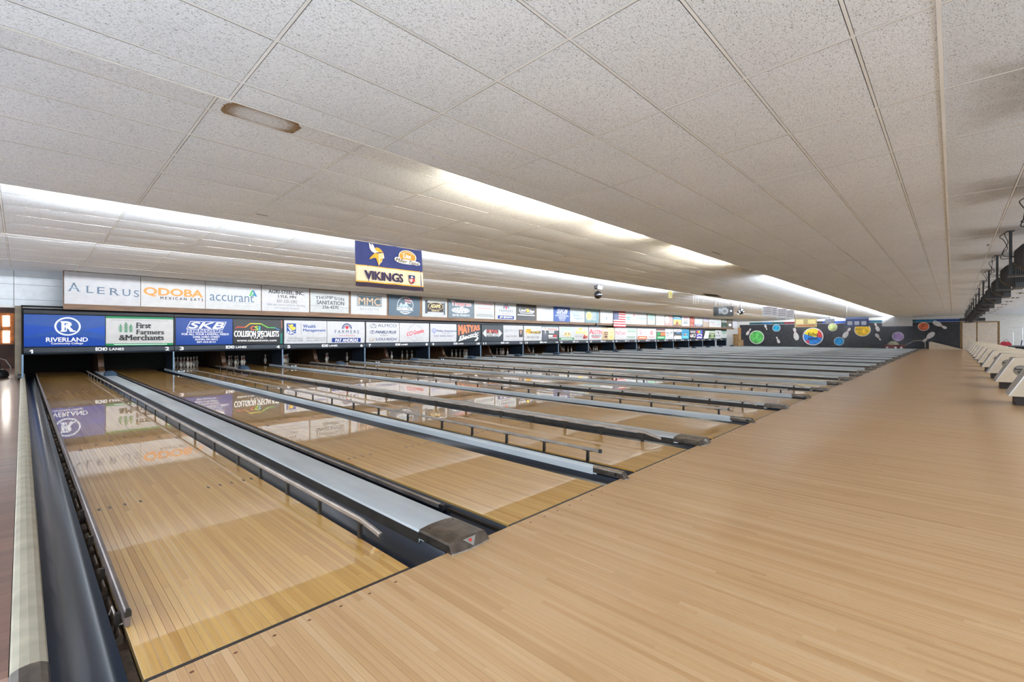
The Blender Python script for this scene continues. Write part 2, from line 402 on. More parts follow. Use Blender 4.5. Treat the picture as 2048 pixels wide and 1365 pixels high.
# ------------------------------------------------------------------ floors and walls
struct('light_block_floor', MB().box(-5, XW, -.0, 21.0, -.34, -.30), m_black)  # dark slab added under the lanes to block world light
floor = struct('floor', MB().box(-.35, XW, -4.7, -.004, -.06, -.021), m_foul)
BW = .02703
bm = MB(); y0, y1 = -4.7, -.012
bm.prism([(.0003, -.02), (BW - .0003, -.02), (BW - .0003, -.0006), (BW - .0011, 0), (.0011, 0), (.0003, -.0006)], y0, y1, 'Y')
bmesh_app = bm.mesh('board', m_app)
for k in range(300): link('board', bmesh_app, floor, (-.35 + k * BW, 0, 0))
tag(MB().box(-.35 + 300 * BW, XW, y0, y1, -.02, 0).build('board_field', m_app, floor), kind='stuff')
m_plug = M('dowel_brown', (110, 70, 44), .5)
for i in range(6):
    for k in range(7):
        MB().disc((lane_x(i) + .12 + .1352 * k, -.066, .0004), .0075, 'Z', 10, .0008, .006).build('dowel', m_plug, floor)
struct('floor_concourse', MB().box(-5, XW, -9.0, -4.7, -.06, -.005), m_conc)
struct('floor_side', MB().box(-5, -.318, .42, 23.0, -.06, -.03), m_side)
struct('floor_far_side', MB().box(32 // 2 * P - .27, XW, 0, 16.3, -.05, -.01), M('far_floor_grey', (150, 146, 140), .4))
struct('wall_pit', MB().box(-.3, 53.6, 19.75, 19.8, -.3, 2.2), m_black)
soff = struct('wall_soffit', MB().box(.50, 54.6, YS, YS + .05, 1.90, 2.985), m_soffit)
struct('wall_over_pits', MB().box(.5, 54.6, YS + .05, 16.32, 1.9, 1.93), m_black)
# left side: panelled wall over the passage, post, back room with a bright window
wl = struct('wall_left', MB().box(-5, .62, 16.74, 16.8, 1.95, 3.05), m_soffit)
mp = M('panel_bluish_white', (186, 192, 198), .5, var=.05)
for za, zb in ((1.97, 2.165), (2.172, 2.58), (2.587, 2.80), (2.807, 3.03)):
    for xa, xb in ((-4.9, -.44), (-.43, .6)):
        MB().box(xa, xb, 16.70, 16.74, za, zb).build('panel', mp, wl)
struct('trim_1', MB().box(-.415, -.265, 16.42, 16.62, -.03, 1.98), M('post_taupe', (108, 98, 84), .7, var=.12))
struct('trim_2', MB().box(-5, .6, 16.5, 16.7, 1.93, 1.99), M('lintel_white', (190, 190, 188), .7))
wb = struct('wall_back', MB().box(-5, -.28, 23.0, 23.1, -.05, 3.1), M('back_room_brown', (58, 34, 24), .7, var=.4, scale=2))
struct('wall_passage', MB().box(-.29, -.27, 16.9, 23.0, -.05, 3.1), M('passage_dark', (26, 18, 14), .8, var=.4, scale=2))
m_day = M('window_daylight', (255, 250, 238), emis=11.0, var=.01)
win = struct('window_1', MB().box(-.83, -.47, 22.5, 22.56, .86, 1.98), M('window_wood', (150, 84, 36), .5, var=.3))
MB().box(-.75, -.585, 22.47, 22.5, 1.50, 1.88).build('pane', m_day, win); MB().box(-.75, -.585, 22.47, 22.5, .92, 1.34).build('pane', m_day, win)
# far wall with its painted board
wr = struct('wall_right', MB().box(XW, XW + .1, -9.0, 20.5, -.1, 3.2), m_wall)
mural = MB().box(XW - .05, XW, -2.42, 15.94, 0, 2.42).build('mural_board', M('mural_black', (42, 42, 47), .6, var=.25, scale=3), wr)
strip_cols = [(150, 40, 60), (30, 110, 150), (26, 90, 110), (24, 60, 130), (40, 40, 44), (110, 34, 50), (30, 96, 140), (22, 80, 90), (34, 34, 38), (24, 50, 110)]
yy = -2.4
k = 0
while yy < 14.9:
    l = random.uniform(.9, 1.8); c = random.choice(strip_cols)
    MB().box(XW - .03, XW, yy, min(yy + l, 14.9), 2.45, 2.68).build('colour_band', M('band_%d_%d_%d' % c, c, .6, var=.3), wr); yy += l; k += 1

# ------------------------------------------------------------------ lanes
def ordinal(n): return str(n + 1)
WORDS = ['one','two','three','four','five','six','seven','eight','nine','ten','eleven','twelve','thirteen','fourteen','fifteen','sixteen','seventeen','eighteen','nineteen','twenty']
def num(n):
    if n <= 20: return WORDS[n - 1]
    return {2: 'twenty', 3: 'thirty'}[n // 10] + ('' if n % 10 == 0 else '-' + WORDS[n % 10 - 1])
lb = MB(); lb.prism([(.0002, -.03), (BW - .0002, -.03), (BW - .0002, -.0006), (BW - .0008, 0), (.0008, 0), (.0002, -.0006)], .008, 17.95, 'Y')
board1 = lb.mesh('board', m_lane); board2 = lb.mesh('board', m_lane2)
bed = MB().box(0, LW, .008, 17.95, -.05, 0).mesh('lane_bed', m_lane)
sub = MB().box(0, LW, .008, 19.2, -.28, -.031).mesh('lane_side', M('lane_side_brown', (70, 44, 26), .7, var=.3))
deck = MB().box(.0, LW, 17.952, 19.2, -.05, .0).mesh('pin_deck', M('pin_deck_wood', (150, 100, 52), .25, coat=.6, var=.2, stretch=(8, .5, 1)))
foul = MB().box(0.0, LW, -.011, .007, -.02, .0006).mesh('foul_line', m_foul)
arrow = MB().prism([(-.014, 0), (.014, 0), (0, .15)], .0002, .001, 'Z').mesh('arrow', M('arrow_brown', (70, 46, 26), .4))
dotm = MB().disc((0, 0, .0006), .009, 'Z', 10, .0008, .03).mesh('guide_dot', MATS['arrow_brown'])
def gutter_profile(xa, xb, depth=.072):
    return [(xa + (xb - xa) * t / 12, -.012 - depth * math.sin(math.pi * t / 12) ** .55) for t in range(13)]
HALF = .132        # half width of the wide cap
cw = LW + GW / 2   # centre of the wide gap relative to the pair
g_even = {  # relative to the lane's left edge
    ('odd', 'R'): gutter_profile(LW + .004, cw - HALF + .012), ('odd', 'L'): gutter_profile(-GN / 2 + .026, -.004),
    ('even', 'L'): gutter_profile(cw + HALF - .012 - (LW + GW), -.004), ('even', 'R'): gutter_profile(LW + .004, LW + GN / 2 - .026)}
gm = {k: MB().sheet(v, .02, 18.6, 'Y').mesh('gutter', m_gut, True) for k, v in g_even.items()}
gm[('first', 'L')] = MB().sheet(gutter_profile(-.218, -.036, .062), -.6, 18.6, 'Y').mesh('gutter', m_gut, True)
POSTS = [.505, 1.033, 1.564, 2.13, 2.70]
while POSTS[-1] < 16.2: POSTS.append(POSTS[-1] + .757)
def rail_mesh(bent, side):
    pr = [(-.008, .092), (.008, .092), (.0095, .098), (.0095, .114), (.006, .120), (-.006, .120), (-.0095, .114), (-.0095, .098)]
    mb = MB(); n = len(pr); ys = [(16.9, 0, 0), (.505, 0, 0), (.47, 0, -.002), (.30, side * .022, -.045)] if bent else [(16.9, 0, 0), (.36, 0, 0)]
    for y, dx, dz in ys: mb.v += [(a + dx, y, b + dz) for a, b in pr]
    for j in range(len(ys) - 1):
        for k in range(n):
            k2 = (k + 1) % n; mb.f.append((j * n + k, j * n + k2, (j + 1) * n + k2, (j + 1) * n + k))
    mb.f.append(tuple(range(n))); mb.f.append(tuple(range((len(ys) - 1) * n, len(ys) * n))[::-1])
    return mb.mesh('bumper_rail', m_rail)
post_mesh = MB().prism([(-.015, -.02), (.015, -.02), (.012, .092), (-.012, .092)], -.010, .008, 'X').box(-.010, .010, -.05, .05, .087, .092).mesh('post', m_railp)
endcap = MB().prism([(-.012, .089), (.012, .089), (.012, .116), (.008, .122), (-.008, .122), (-.012, .116)], -.012, .012, 'Y').mesh('end_cap', m_dark)
RAILS = {0: 'LR', 2: 'LR', 4: 'LR', 6: 'LR'}
for i in range(NL):
    xl = lane_x(i); odd = i % 2 == 0
    extra = {0: 'nearest, beside the cream edge strip', 31: 'farthest from the camera'}.get(i, '')
    lane = thing('bowling_lane', f'glossy maple bowling lane running to the white lane {num(i + 1)} mark', 'lane', (xl, 0, 0), 'bowling lanes side by side')
    if i < 2:
        for k in range(39): link('board', board1 if i == 0 else board2, lane, (k * BW, 0, 0))
    else: link('lane_bed', bed, lane)
    link('lane_side', sub, lane); link('pin_deck', deck, lane); link('foul_line', foul, lane)
    kind = 'odd' if odd else 'even'
    if i == 0: link('gutter', gm[('first', 'L')], lane)
    else: link('gutter', gm[(kind, 'L')], lane)
    link('gutter', gm[(kind, 'R')], lane)
    if i < 4:
        for a, b in ((.125, 4.42), (.26, 4.6), (.395, 4.76), (.53, 4.89), (.665, 4.76), (.80, 4.6), (.935, 4.42)): link('arrow', arrow, lane, (a, b, 0))
        for a in (.07, .125, .205, .29, .70, .78, .86, .945, 1.0): link('guide_dot', dotm, lane, (a, 2.17, 0))
    if i in RAILS:
        for sd, x in ((-1, .006), (1, LW + .004)):
            bent = (i == 0) or sd == 1
            if i == 0 and sd == -1:
                rail = MB().prism([(-.010, .004), (.008, .004), (.009, .066), (.006, .073), (-.006, .075), (-.011, .070), (-.012, .03)], .41, 17.4, 'Y').build('bumper_rail', M('rail_reddish', (112, 98, 94), .35, metal=.4, var=.25), lane, (x, 0, 0))  # darker and redder than the other rails
                MB().prism([(-.011, .05), (.010, .05), (.010, .070), (.006, .076), (-.007, .076), (-.012, .070)], .392, .412, 'Y').build('end_cap', m_railp, rail)
                for y in POSTS[:8]: MB().box(-.03, -.012, y - .012, y + .012, -.05, .03).build('hinge', m_railp, rail)
                continue
            rail = link('bumper_rail', rail_mesh(bent and i != 0 or (i == 0 and sd == 1), sd), lane, (x, 0, 0))
            for y in POSTS: link('post', post_mesh, rail, (0, y, 0))
            if not bent or i == 0: link('end_cap', endcap, rail, (0, .37, 0) if not (i == 0 and sd == 1) else (.022, .305, -.045))
    elif not odd and i < 8:   # rail folded down into the gutter
        MB().box(-.062, -.036, .62, 16.9, -.04, -.012).build('folded_rail', m_rail, lane, (0, 0, .0))
        MB().box(-.066, -.032, .58, .62, -.044, -.008).build('end_cap', m_dark, lane)
        MB().box(-.034, -.006, .05, .58, -.06, -.03).build('filler_board', m_capedge, lane)
    if i == 0:
        mech = M('linkage_rust', (74, 58, 44), .6, metal=.3, var=.4, scale=30)
        MB().box(-.034, -.004, .02, .30, -.06, -.028).build('filler_board', mech, lane)
        y = .42
        while y < 8:
            l = random.uniform(.06, .16)
            MB().prism([(-.03, -.06), (-.008, -.06), (-.006, -.03), (-.014, random.uniform(-.03, -.012)), (-.03, -.036)], y, y + l, 'Y').build('linkage', mech, lane)
            y += l + random.uniform(.02, .12)
        MB().tube([(-.03, .62, -.02), (-.022, .60, .02), (-.01, .50, -.02), (-.006, .46, .0)], .004, 6).build('spring', m_rail, lane)

# ------------------------------------------------------------------ division caps between the lanes
def cap_profile(hw, zt, ze, n=6):
    pr = [(-hw, -.03), (-hw, ze - .012), (-hw + .004, ze - .003)]
    for k in range(n + 1):
        t = k / n * 2 - 1; pr.append((t * (hw - .008), ze + (zt - ze) * (1 - t * t)))
    return pr + [(hw - .004, ze - .003), (hw, ze - .012), (hw, -.03)]
def nose_mesh(hw, zt, ze, name, yj=.25):
    mb = MB(); n = 8
    st = [(-1, .0), (-1, .82), (-.94, 1.0)] + [(-.94 + 1.88 * k / n, 1.0 + 0 * k) for k in range(1, n)] + [(.94, 1.0), (1, .82), (1, .0)]
    def ring(y, bulge, zs, dy):
        out = []
        for a, h in st:
            zz = ze + (zt - ze) * (1 - a * a) if h >= 1 else ze * h
            z = zz * zs
            out.append((a * hw, y - bulge * (1 - a * a) + dy * (1 - zz / zt if h < 1 else 0), z))
        return out
    A = ring(yj, 0, 1.0, 0); B = ring(-.022, .008, 1.0, -.02)
    C = [(a * hw * 1.04, -.056 - .016 * (1 - a * a), .0) for a, h in st]
    D = [(a * hw * 1.04, -.054 - .016 * (1 - a * a), .007 if h > 0 else 0.0) for a, h in st]
    i = len(mb.v); n2 = len(st); mb.v += A + B + D + C
    for j in range(3):
        for k in range(n2 - 1):
            mb.f.append((i + j * n2 + k, i + j * n2 + k + 1, i + (j + 1) * n2 + k + 1, i + (j + 1) * n2 + k))
    return mb.mesh(name, m_nose, False)
wide_prof = cap_profile(HALF, .058, .047); nar_prof = cap_profile(.029, .057, .047, 4)
wide_edges = [.25, 1.405, 4.45, 7.5, 10.55, 13.6, 17.6]
wp = [MB().prism(wide_prof, a + .002, b - .002, 'Y').mesh('cap_panel', m_cap) for a, b in zip(wide_edges, wide_edges[1:])]
npan = [MB().prism(nar_prof, a + .002, b - .002, 'Y').mesh('cap_panel', m_cap) for a, b in zip(wide_edges, wide_edges[1:])]
wskirt = MB().box(-HALF - .002, -HALF + .0, .25, 17.6, -.03, .034).box(HALF, HALF + .002, .25, 17.6, -.03, .034).mesh('cap_skirt', m_capedge)
wnose = nose_mesh(HALF, .060, .049, 'nose'); nnose = nose_mesh(.030, .060, .050, 'nose')
screw = MB().disc((0, 0, .056), .006, 'Z', 8, .004).mesh('screw', m_dark)
def on_nose(a, h):   # point on the slanted nose face; a across -1..1, h 0..1 up
    yb, yt = -.055 - .016 * (1 - a * a), -.024 - .008 * (1 - a * a)
    zt = .049 + .011 * (1 - a * a)
    return (a * HALF, yb + (yt - yb) * h - .0012, .007 + (zt - .007) * h)
tri = MB(); tri.v = [on_nose(-.36, .86), on_nose(.36, .86), on_nose(.05, .12)]; tri.f = [(0, 2, 1)]
tri = tri.mesh('badge', M('badge_grey', (140, 138, 132), .5, metal=.4))
red = MB(); red.v = [(p[0], p[1] - .0012, p[2]) for p in (on_nose(-.06, .78), on_nose(.0, .70), on_nose(.06, .78), on_nose(.08, .62), on_nose(.0, .45), on_nose(-.08, .62))]; red.f = [(0, 5, 4, 1), (1, 4, 3, 2)]
red = red.mesh('red_mark', M('badge_red', (190, 40, 34), .5))
for k in range(16):
    c = thing('division_cap', f'wide pale blue-grey cap strip with metal nose between lanes {num(2 * k + 1)} and {num(2 * k + 2)}', 'lane divider', (k * P + cw, 0, 0), 'wide caps')
    for m in wp: link('cap_panel', m, c)
    link('cap_skirt', wskirt, c)
    ns = link('nose', wnose, c)
    if k < 5:
        link('screw', screw, ns, (-.085, .21, -.001)); link('screw', screw, ns, (.085, .21, -.001))
        b = link('badge', tri, ns); 
        if k == 0: link('red_mark', red, ns)
    if k < 15:
        c = thing('division_cap', f'narrow pale blue-grey cap strip with metal nose between lanes {num(2 * k + 2)} and {num(2 * k + 3)}', 'lane divider', (k * P + 2 * LW + GW + GN / 2, 0, 0), 'narrow caps')
        for m in npan: link('cap_panel', m, c)
        ns = link('nose', nnose, c)
        if k < 4: MB().disc((-.0305, .03, .024), .014, 'X', 12, .002).build('hole', m_black, ns)
es = thing('edge_strip', 'worn cream edge strip along the left gutter of lane one', 'lane divider', (-.2665, 0, 0))
sp = [(-.048, -.06), (-.048, .008), (-.042, .018), (-.025, .026), (0, .029), (.025, .026), (.042, .016), (.047, .004), (.047, -.06)]
MB().prism(sp, .34, 6.4, 'Y').build('strip', m_cream, es); MB().prism(sp, 6.404, 18.4, 'Y').build('strip', m_cream, es)
MB().prism([(x * 1.04, z * 1.05) for x, z in sp], -.2, .338, 'Y').build('end_cap', m_nose, es)

# ------------------------------------------------------------------ text and flat print
_glyph = {}
def glyphs(body, bold=0.0, serif=False, shear=0.0):
    key = (body, bold, serif, shear)
    if key in _glyph: return _glyph[key]
    cu = bpy.data.curves.new('t', 'FONT'); cu.body = body; cu.resolution_u = 3; cu.offset = bold; cu.fill_mode = 'FRONT'; cu.shear = shear
    ob = bpy.data.objects.new('t', cu)
    me = ob.to_mesh()
    vs = [(v.co.x, v.co.y) for v in me.vertices]; fs = [tuple(p.vertices) for p in me.polygons]
    if serif:
        cnt = {}
        for p in me.polygons:
            vv = list(p.vertices); cy = sum(vs[q][1] for q in vv) / len(vv)
            for a, b in zip(vv, vv[1:] + vv[:1]): cnt.setdefault(tuple(sorted((a, b))), []).append(cy)
        for (a, b), l in cnt.items():
            if len(l) != 1: continue
            (xa, ya), (xb, yb) = vs[a], vs[b]; d = abs(xa - xb)
            if abs(ya - yb) < .004 and .03 < d < .2:
                x0, x1 = min(xa, xb) - .055, max(xa, xb) + .055; h = .045 if l[0] > ya else -.045
                i = len(vs); vs += [(x0, ya), (x1, ya), (x1, ya + h), (x0, ya + h)]; fs.append((i, i + 1, i + 2, i + 3))
    ob.to_mesh_clear(); bpy.data.objects.remove(ob); bpy.data.curves.remove(cu)
    if not vs: vs = [(0, 0), (1, 0), (0, 1)]; fs = [(0, 1, 2)]
    x0 = min(v[0] for v in vs); x1 = max(v[0] for v in vs); y0 = min(v[1] for v in vs); y1 = max(v[1] for v in vs)
    vs = [((x - x0) / max(x1 - x0, 1e-6), (y - y0) / max(y1 - y0, 1e-6)) for x, y in vs]
    _glyph[key] = (vs, fs); return _glyph[key]

def cmat(c):
    return M('print_%d_%d_%d' % tuple(c), [round(v * .95) for v in c], .45, var=.03, spec=.2)

def split_tris(tris, zmax):
    out = []; st = list(tris)
    while st:
        t = st.pop()
        if max(p[1] for p in t) - min(p[1] for p in t) <= zmax: out.append(t); continue
        e = max(range(3), key=lambda k: abs(t[k][1] - t[(k + 1) % 3][1])); a, b, c = t[e], t[(e + 1) % 3], t[(e + 2) % 3]
        m = ((a[0] + b[0]) / 2, (a[1] + b[1]) / 2); st += [(a, m, c), (m, b, c)]
    return out
def shape_tris(el, W, H):
    """one printed element -> list of triangles in metres on the panel"""
    k = el[0]
    def fan(pts): return [(pts[0], pts[j], pts[j + 1]) for j in range(1, len(pts) - 1)]
    if k == 'T':
        _, body, cx, cy, w, h, col = el[:7]; op = el[7] if len(el) > 7 else ''
        ang = el[8] if len(el) > 8 else 0.0
        vs, fs = glyphs(body, 0.0, 's' in op, .3 if 'i' in op else 0.0)
        ca, sa = math.cos(ang), math.sin(ang); out = []
        pts = []
        for x, y in vs:
            a, b = (x - .5) * w * W, (y - .5) * h * H
            if 'v' in op: b = (y - 1) * h * H * (1 - .55 * x) + h * H * .5
            pts.append((cx * W + a * ca - b * sa, cy * H + a * sa + b * ca))
        d = h * H * (.055 if 'B' in op else .032 if 'b' in op else 0)
        for ox, oy in (((-d, 0), (d, 0), (0, d * .6), (0, -d * .6)) if d else ((0, 0),)):
            q = [(a + ox, b + oy) for a, b in pts]
            for f in fs: out += [(q[f[0]], q[f[j]], q[f[j + 1]]) for j in range(1, len(f) - 1)]
            if d: out.append(None)
        return out
    if k == 'R':
        x0, y0, x1, y1 = el[1] * W, el[2] * H, el[3] * W, el[4] * H
        return [((x0, y0), (x1, y0), (x1, y1)), ((x0, y0), (x1, y1), (x0, y1))]
    if k == 'E':
        n = 28; cx, cy, rx, ry = el[1] * W, el[2] * H, el[3] * W, el[4] * H
        a0, a1 = (el[6], el[7]) if len(el) > 7 else (0, 2 * math.pi)
        pts = [(cx + rx * math.cos(a0 + (a1 - a0) * j / n), cy + ry * math.sin(a0 + (a1 - a0) * j / n)) for j in range(n + 1)]
        return [((cx, cy), pts[j], pts[j + 1]) for j in range(n)]
    if k == 'O':
        n = 36; cx, cy, rx, ry, t = el[1] * W, el[2] * H, el[3] * W, el[4] * H, el[5] * H
        a0, a1 = (el[7], el[8]) if len(el) > 8 else (0, 2 * math.pi); out = []
        q = lambda j, d: (cx + (rx - d) * math.cos(a0 + (a1 - a0) * j / n), cy + (ry - d) * math.sin(a0 + (a1 - a0) * j / n))
        for j in range(n):
            a, b, c, d = q(j, 0), q(j + 1, 0), q(j + 1, t), q(j, t); out += [(a, b, c), (a, c, d)]
        return out
    if k == 'P':
        return fan([(x * W, y * H) for x, y in el[1]])
    if k == 'L':
        out = []; t = el[2] * H / 2; pts = [(x * W, y * H) for x, y in el[1]]
        for a, b in zip(pts, pts[1:]):
            dx, dy = b[0] - a[0], b[1] - a[1]; l = math.hypot(dx, dy) or 1; nx, ny = -dy / l * t, dx / l * t
            q = [(a[0] + nx, a[1] + ny), (a[0] - nx, a[1] - ny), (b[0] - nx, b[1] - ny), (b[0] + nx, b[1] + ny)]
            out += [(q[0], q[1], q[2]), (q[0], q[2], q[3])]
        return out
    return []
COLPOS = {'T': 6, 'R': 5, 'E': 5, 'O': 6, 'P': 2, 'L': 3}
def add_print(root, els, W, H, surf, base=.0016, step=.0004, zmax=.16):
    """prints grouped by colour and kind; surf(x, z, lift) gives the point on the panel"""
    groups = {}
    for n, el in enumerate(els):
        col = tuple(el[COLPOS[el[0]]]); key = ('lettering' if el[0] == 'T' else 'printed_shape', col)
        g = groups.setdefault(key, []); lift = base + step * n
        for t in shape_tris(el, W, H):
            if t is None: lift += .00015; continue
            for u in split_tris([t], zmax): g.append([surf(p[0], p[1], lift) for p in u])
    for (nm, col), ts in groups.items():
        mb = MB()
        for t in ts:
            i = len(mb.v); mb.v += t
            a, b, c = (Vector(p) for p in t); mb.f.append((i, i + 1, i + 2))
        mb.build(nm, cmat(col), root)
def make_sign(name, label, cat, x, y, z, W, H, bg, els, bulge=0.0, group=None, rough=.3, thick=.012, frame=False):
    """panel on a wall facing the approach (-y); x,z = lower left corner"""
    def surf(a, b, lift):
        t = min(max(b / H, 0), 1); return (a, -bulge * 4 * t * (1 - t) - lift, b)
    mb = MB(); n = 8 if bulge else 1
    for k in range(n):
        mb.quad(surf(0, H * k / n, 0), surf(W, H * k / n, 0), surf(W, H * (k + 1) / n, 0), surf(0, H * (k + 1) / n, 0))
    mb.quad((0, thick, 0), (0, thick, H), (W, thick, H), (W, thick, 0))
    mb.quad((0, 0, 0), (0, thick, 0), (W, thick, 0), (W, 0, 0)); mb.quad((0, 0, H), (W, 0, H), (W, thick, H), (0, thick, H))
    mb.quad((0, 0, 0), (0, 0, H), (0, thick, H), (0, thick, 0)); mb.quad((W, 0, 0), (W, thick, 0), (W, thick, H), (W, 0, H))
    o = mb.build(name, M('sign_bg_%d_%d_%d' % tuple(bg), [round(v * .78) for v in bg], .42, var=.04, spec=.25), None, (x, y, z))
    tag(o, label, cat, group); add_print(o, els, W, H, surf)
    return o

# ------------------------------------------------------------------ signs
WH = (236, 236, 236); NV = (26, 46, 96); BK = (28, 28, 30); GY = (110, 114, 120); RD = (186, 36, 44); GR = (24, 122, 76); LG = (168, 172, 176)
_fr = [0, 0, 1, 1]
def fr(*b): _fr[:] = b
def nx(x): return (x - _fr[0]) / (_fr[2] - _fr[0])
def ny(y): return (_fr[3] - y) / (_fr[3] - _fr[1])
def T(body, x0, y0, x1, y1, col, op='', ang=0.0): return ('T', body, (nx(x0) + nx(x1)) / 2, (ny(y0) + ny(y1)) / 2, nx(x1) - nx(x0), ny(y0) - ny(y1), col, op, ang)
def R(x0, y0, x1, y1, col): return ('R', nx(x0), ny(y1), nx(x1), ny(y0), col)
def E(cx, cy, rx, ry, col, *a): return ('E', nx(cx), ny(cy), rx / (_fr[2] - _fr[0]), ry / (_fr[3] - _fr[1]), col, *a)
def O(cx, cy, rx, ry, t, col, *a): return ('O', nx(cx), ny(cy), rx / (_fr[2] - _fr[0]), ry / (_fr[3] - _fr[1]), t / (_fr[3] - _fr[1]), col, *a)
def Pg(pts, col): return ('P', [(nx(x), ny(y)) for x, y in pts], col)
def Ln(pts, t, col): return ('L', [(nx(x), ny(y)) for x, y in pts], t / (_fr[3] - _fr[1]), col)
def rules(x0, y0, x1, y1, n, col, fill=.45):      # lines of print too small to read
    out = []; h = (y1 - y0) / n
    for k in range(n):
        d = random.uniform(0, .18) * (x1 - x0) / 2
        out.append(R(x0 + d, y0 + k * h, x1 - d, y0 + k * h + h * fill, col))
    return out
def farmers(x0, y0, x1, y1, name):
    w = x1 - x0; h = y1 - y0; cx = x0 + w * .51; s = []
    s.append(E(cx, y0 + h * .34, w * .135, h * .26, NV, 0, math.pi))
    for k in range(9):
        a = math.pi * (k + .5) / 9
        s.append(Ln([(cx + w * .07 * math.cos(a), y0 + h * .34 - h * .13 * math.sin(a)), (cx + w * .12 * math.cos(a), y0 + h * .34 - h * .23 * math.sin(a))], h * .018, WH))
    s.append(E(cx, y0 + h * .34, w * .062, h * .12, WH, 0, math.pi))
    s.append(Pg([(cx - w * .045, y0 + h * .21), (cx + w * .045, y0 + h * .21), (cx + w * .04, y0 + h * .31), (cx, y0 + h * .37), (cx - w * .04, y0 + h * .31)], RD))
    s += [T('F A R M E R S', x0 + w * .19, y0 + h * .40, x0 + w * .83, y0 + h * .545, NV), T('I N S U R A N C E', x0 + w * .3, y0 + h * .625, x0 + w * .725, y0 + h * .69, RD)]
    s += [R(x0 + w * .12, y0 + h * .765, x0 + w * .885, y0 + h * .965, (24, 52, 120)), T(name, x0 + w * .21, y0 + h * .80, x0 + w * .81, y0 + h * .945, WH, 'b')]
    return s
def skb(x0, y0, x1, y1):
    X = lambda a: x0 + (a - 40) / 595 * (x1 - x0); Y = lambda b: y0 + (b - 590) / 282 * (y1 - y0)
    s = [Ln([(X(145), Y(706)), (X(186), Y(626)), (X(565), Y(626)), (X(525), Y(706)), (X(145), Y(706))], (y1 - y0) * .016, WH),
         T('SKB', X(165), Y(634), X(540), Y(698), WH, 'Bi'), T('E N V I R O N M E N T A L', X(148), Y(712), X(525), Y(738), WH, 'i'),
         R(X(145), Y(740), X(525), Y(743), WH),
         T('FOR ALL YOUR LANDFILL NEEDS', X(97), Y(750), X(592), Y(770), WH, 'b'), T('52906 243RD STREET', X(210), Y(780), X(492), Y(799), WH, 'b'),
         T('AUSTIN, MN 55912', X(230), Y(807), X(470), Y(828), WH, 'b'), T('507-433-8131', X(250), Y(834), X(448), Y(853), WH, 'b')]
    return s
low = {}
fr(240, 560, 1075, 890)
low[0] = ('cobalt blue sign with white ringed letter R, leftmost of the lower row', (4, 78, 172), [
    Pg([(240, 660), (673, 700), (240, 790)], (2, 62, 156)), Pg([(240, 890), (240, 800), (700, 760), (1075, 830), (1075, 890)], (2, 58, 146)), Pg([(820, 720), (1075, 670), (1075, 770)], (4, 68, 164)),
    O(673, 680, 137, 98, 15, (214, 222, 236)), T('R', 603, 628, 750, 733, (224, 230, 240), 'Bs'), T('R', 640, 643, 728, 733, (4, 66, 158)), T('R', 652, 652, 716, 733, (224, 230, 240)),
    T('RIVERLAND', 455, 797, 884, 842, WH, 'b'), T('Community College', 505, 850, 834, 874, WH, 'b')])
fr(1075, 575, 1775, 885)
els = [R(1075, 575, 1775, 597, GR), R(1075, 862, 1775, 885, GR), *rules(1110, 870, 1750, 878, 1, (200, 226, 212), 1), *rules(1110, 612, 1740, 620, 1, (150, 150, 150), .6)]
for cx, y0, y1 in ((1218, 672, 745), (1272, 650, 745), (1322, 672, 745)):
    els.append(Ln([(cx, y0), (cx, y1)], 4, GR)); els.append(E(cx, y0 - 4, 7, 9, GR))
    n = int((y1 - y0) / 13)
    for k in range(n):
        y = y0 + 8 + k * 13; els += [Pg([(cx - 2, y + 9), (cx - 19, y + 1), (cx - 19, y - 5), (cx - 2, y + 2)], GR), Pg([(cx + 2, y + 9), (cx + 19, y + 1), (cx + 19, y - 5), (cx + 2, y + 2)], GR)]
els += [T('First', 1375, 640, 1530, 698, BK, 'bs'), T('Farmers', 1375, 715, 1670, 765, BK, 'bs'), T('&Merchants', 1205, 772, 1668, 828, BK, 'bs')]
low[1] = ('white sign with three green wheat ears and green borders', (224, 222, 222), els)
fr(40, 590, 635, 872); low[2] = ('royal blue sign with white slanted three-letter logo on the lower row', (8, 68, 162), skb(40, 590, 635, 872))
fr(640, 600, 1175, 862)
car = [(665, 697, (210, 50, 40)), (682, 682, (214, 70, 40)), (765, 684, (224, 150, 40)), (815, 645, (206, 206, 50)), (935, 645, (120, 200, 60)), (1010, 685, (60, 180, 90)), (1090, 687, (40, 120, 170)), (1140, 710, (50, 60, 140))]
els = [Ln([a[:2], b[:2]], 9, a[2]) for a, b in zip(car, car[1:])]
els += [T('C', 822, 671, 862, 714, (222, 96, 60), 'B'), T('S', 868, 671, 902, 714, (170, 206, 70), 'B'), T('I', 910, 671, 924, 714, (60, 150, 170), 'B'),
        T('COLLISION SPECIALISTS', 650, 722, 1133, 784, WH, 'b'), T('I N C .', 825, 787, 990, 802, WH, 'B'), T('www.csiaustinmn.com', 678, 812, 1107, 834, WH, 'b'),
        R(1150, 745, 1175, 862, (30, 104, 96)), R(1160, 600, 1175, 690, (130, 84, 70))]
low[3] = ('black sign with rainbow car outline and white block lettering', (32, 36, 40), els)
fr(1180, 618, 1585, 858)
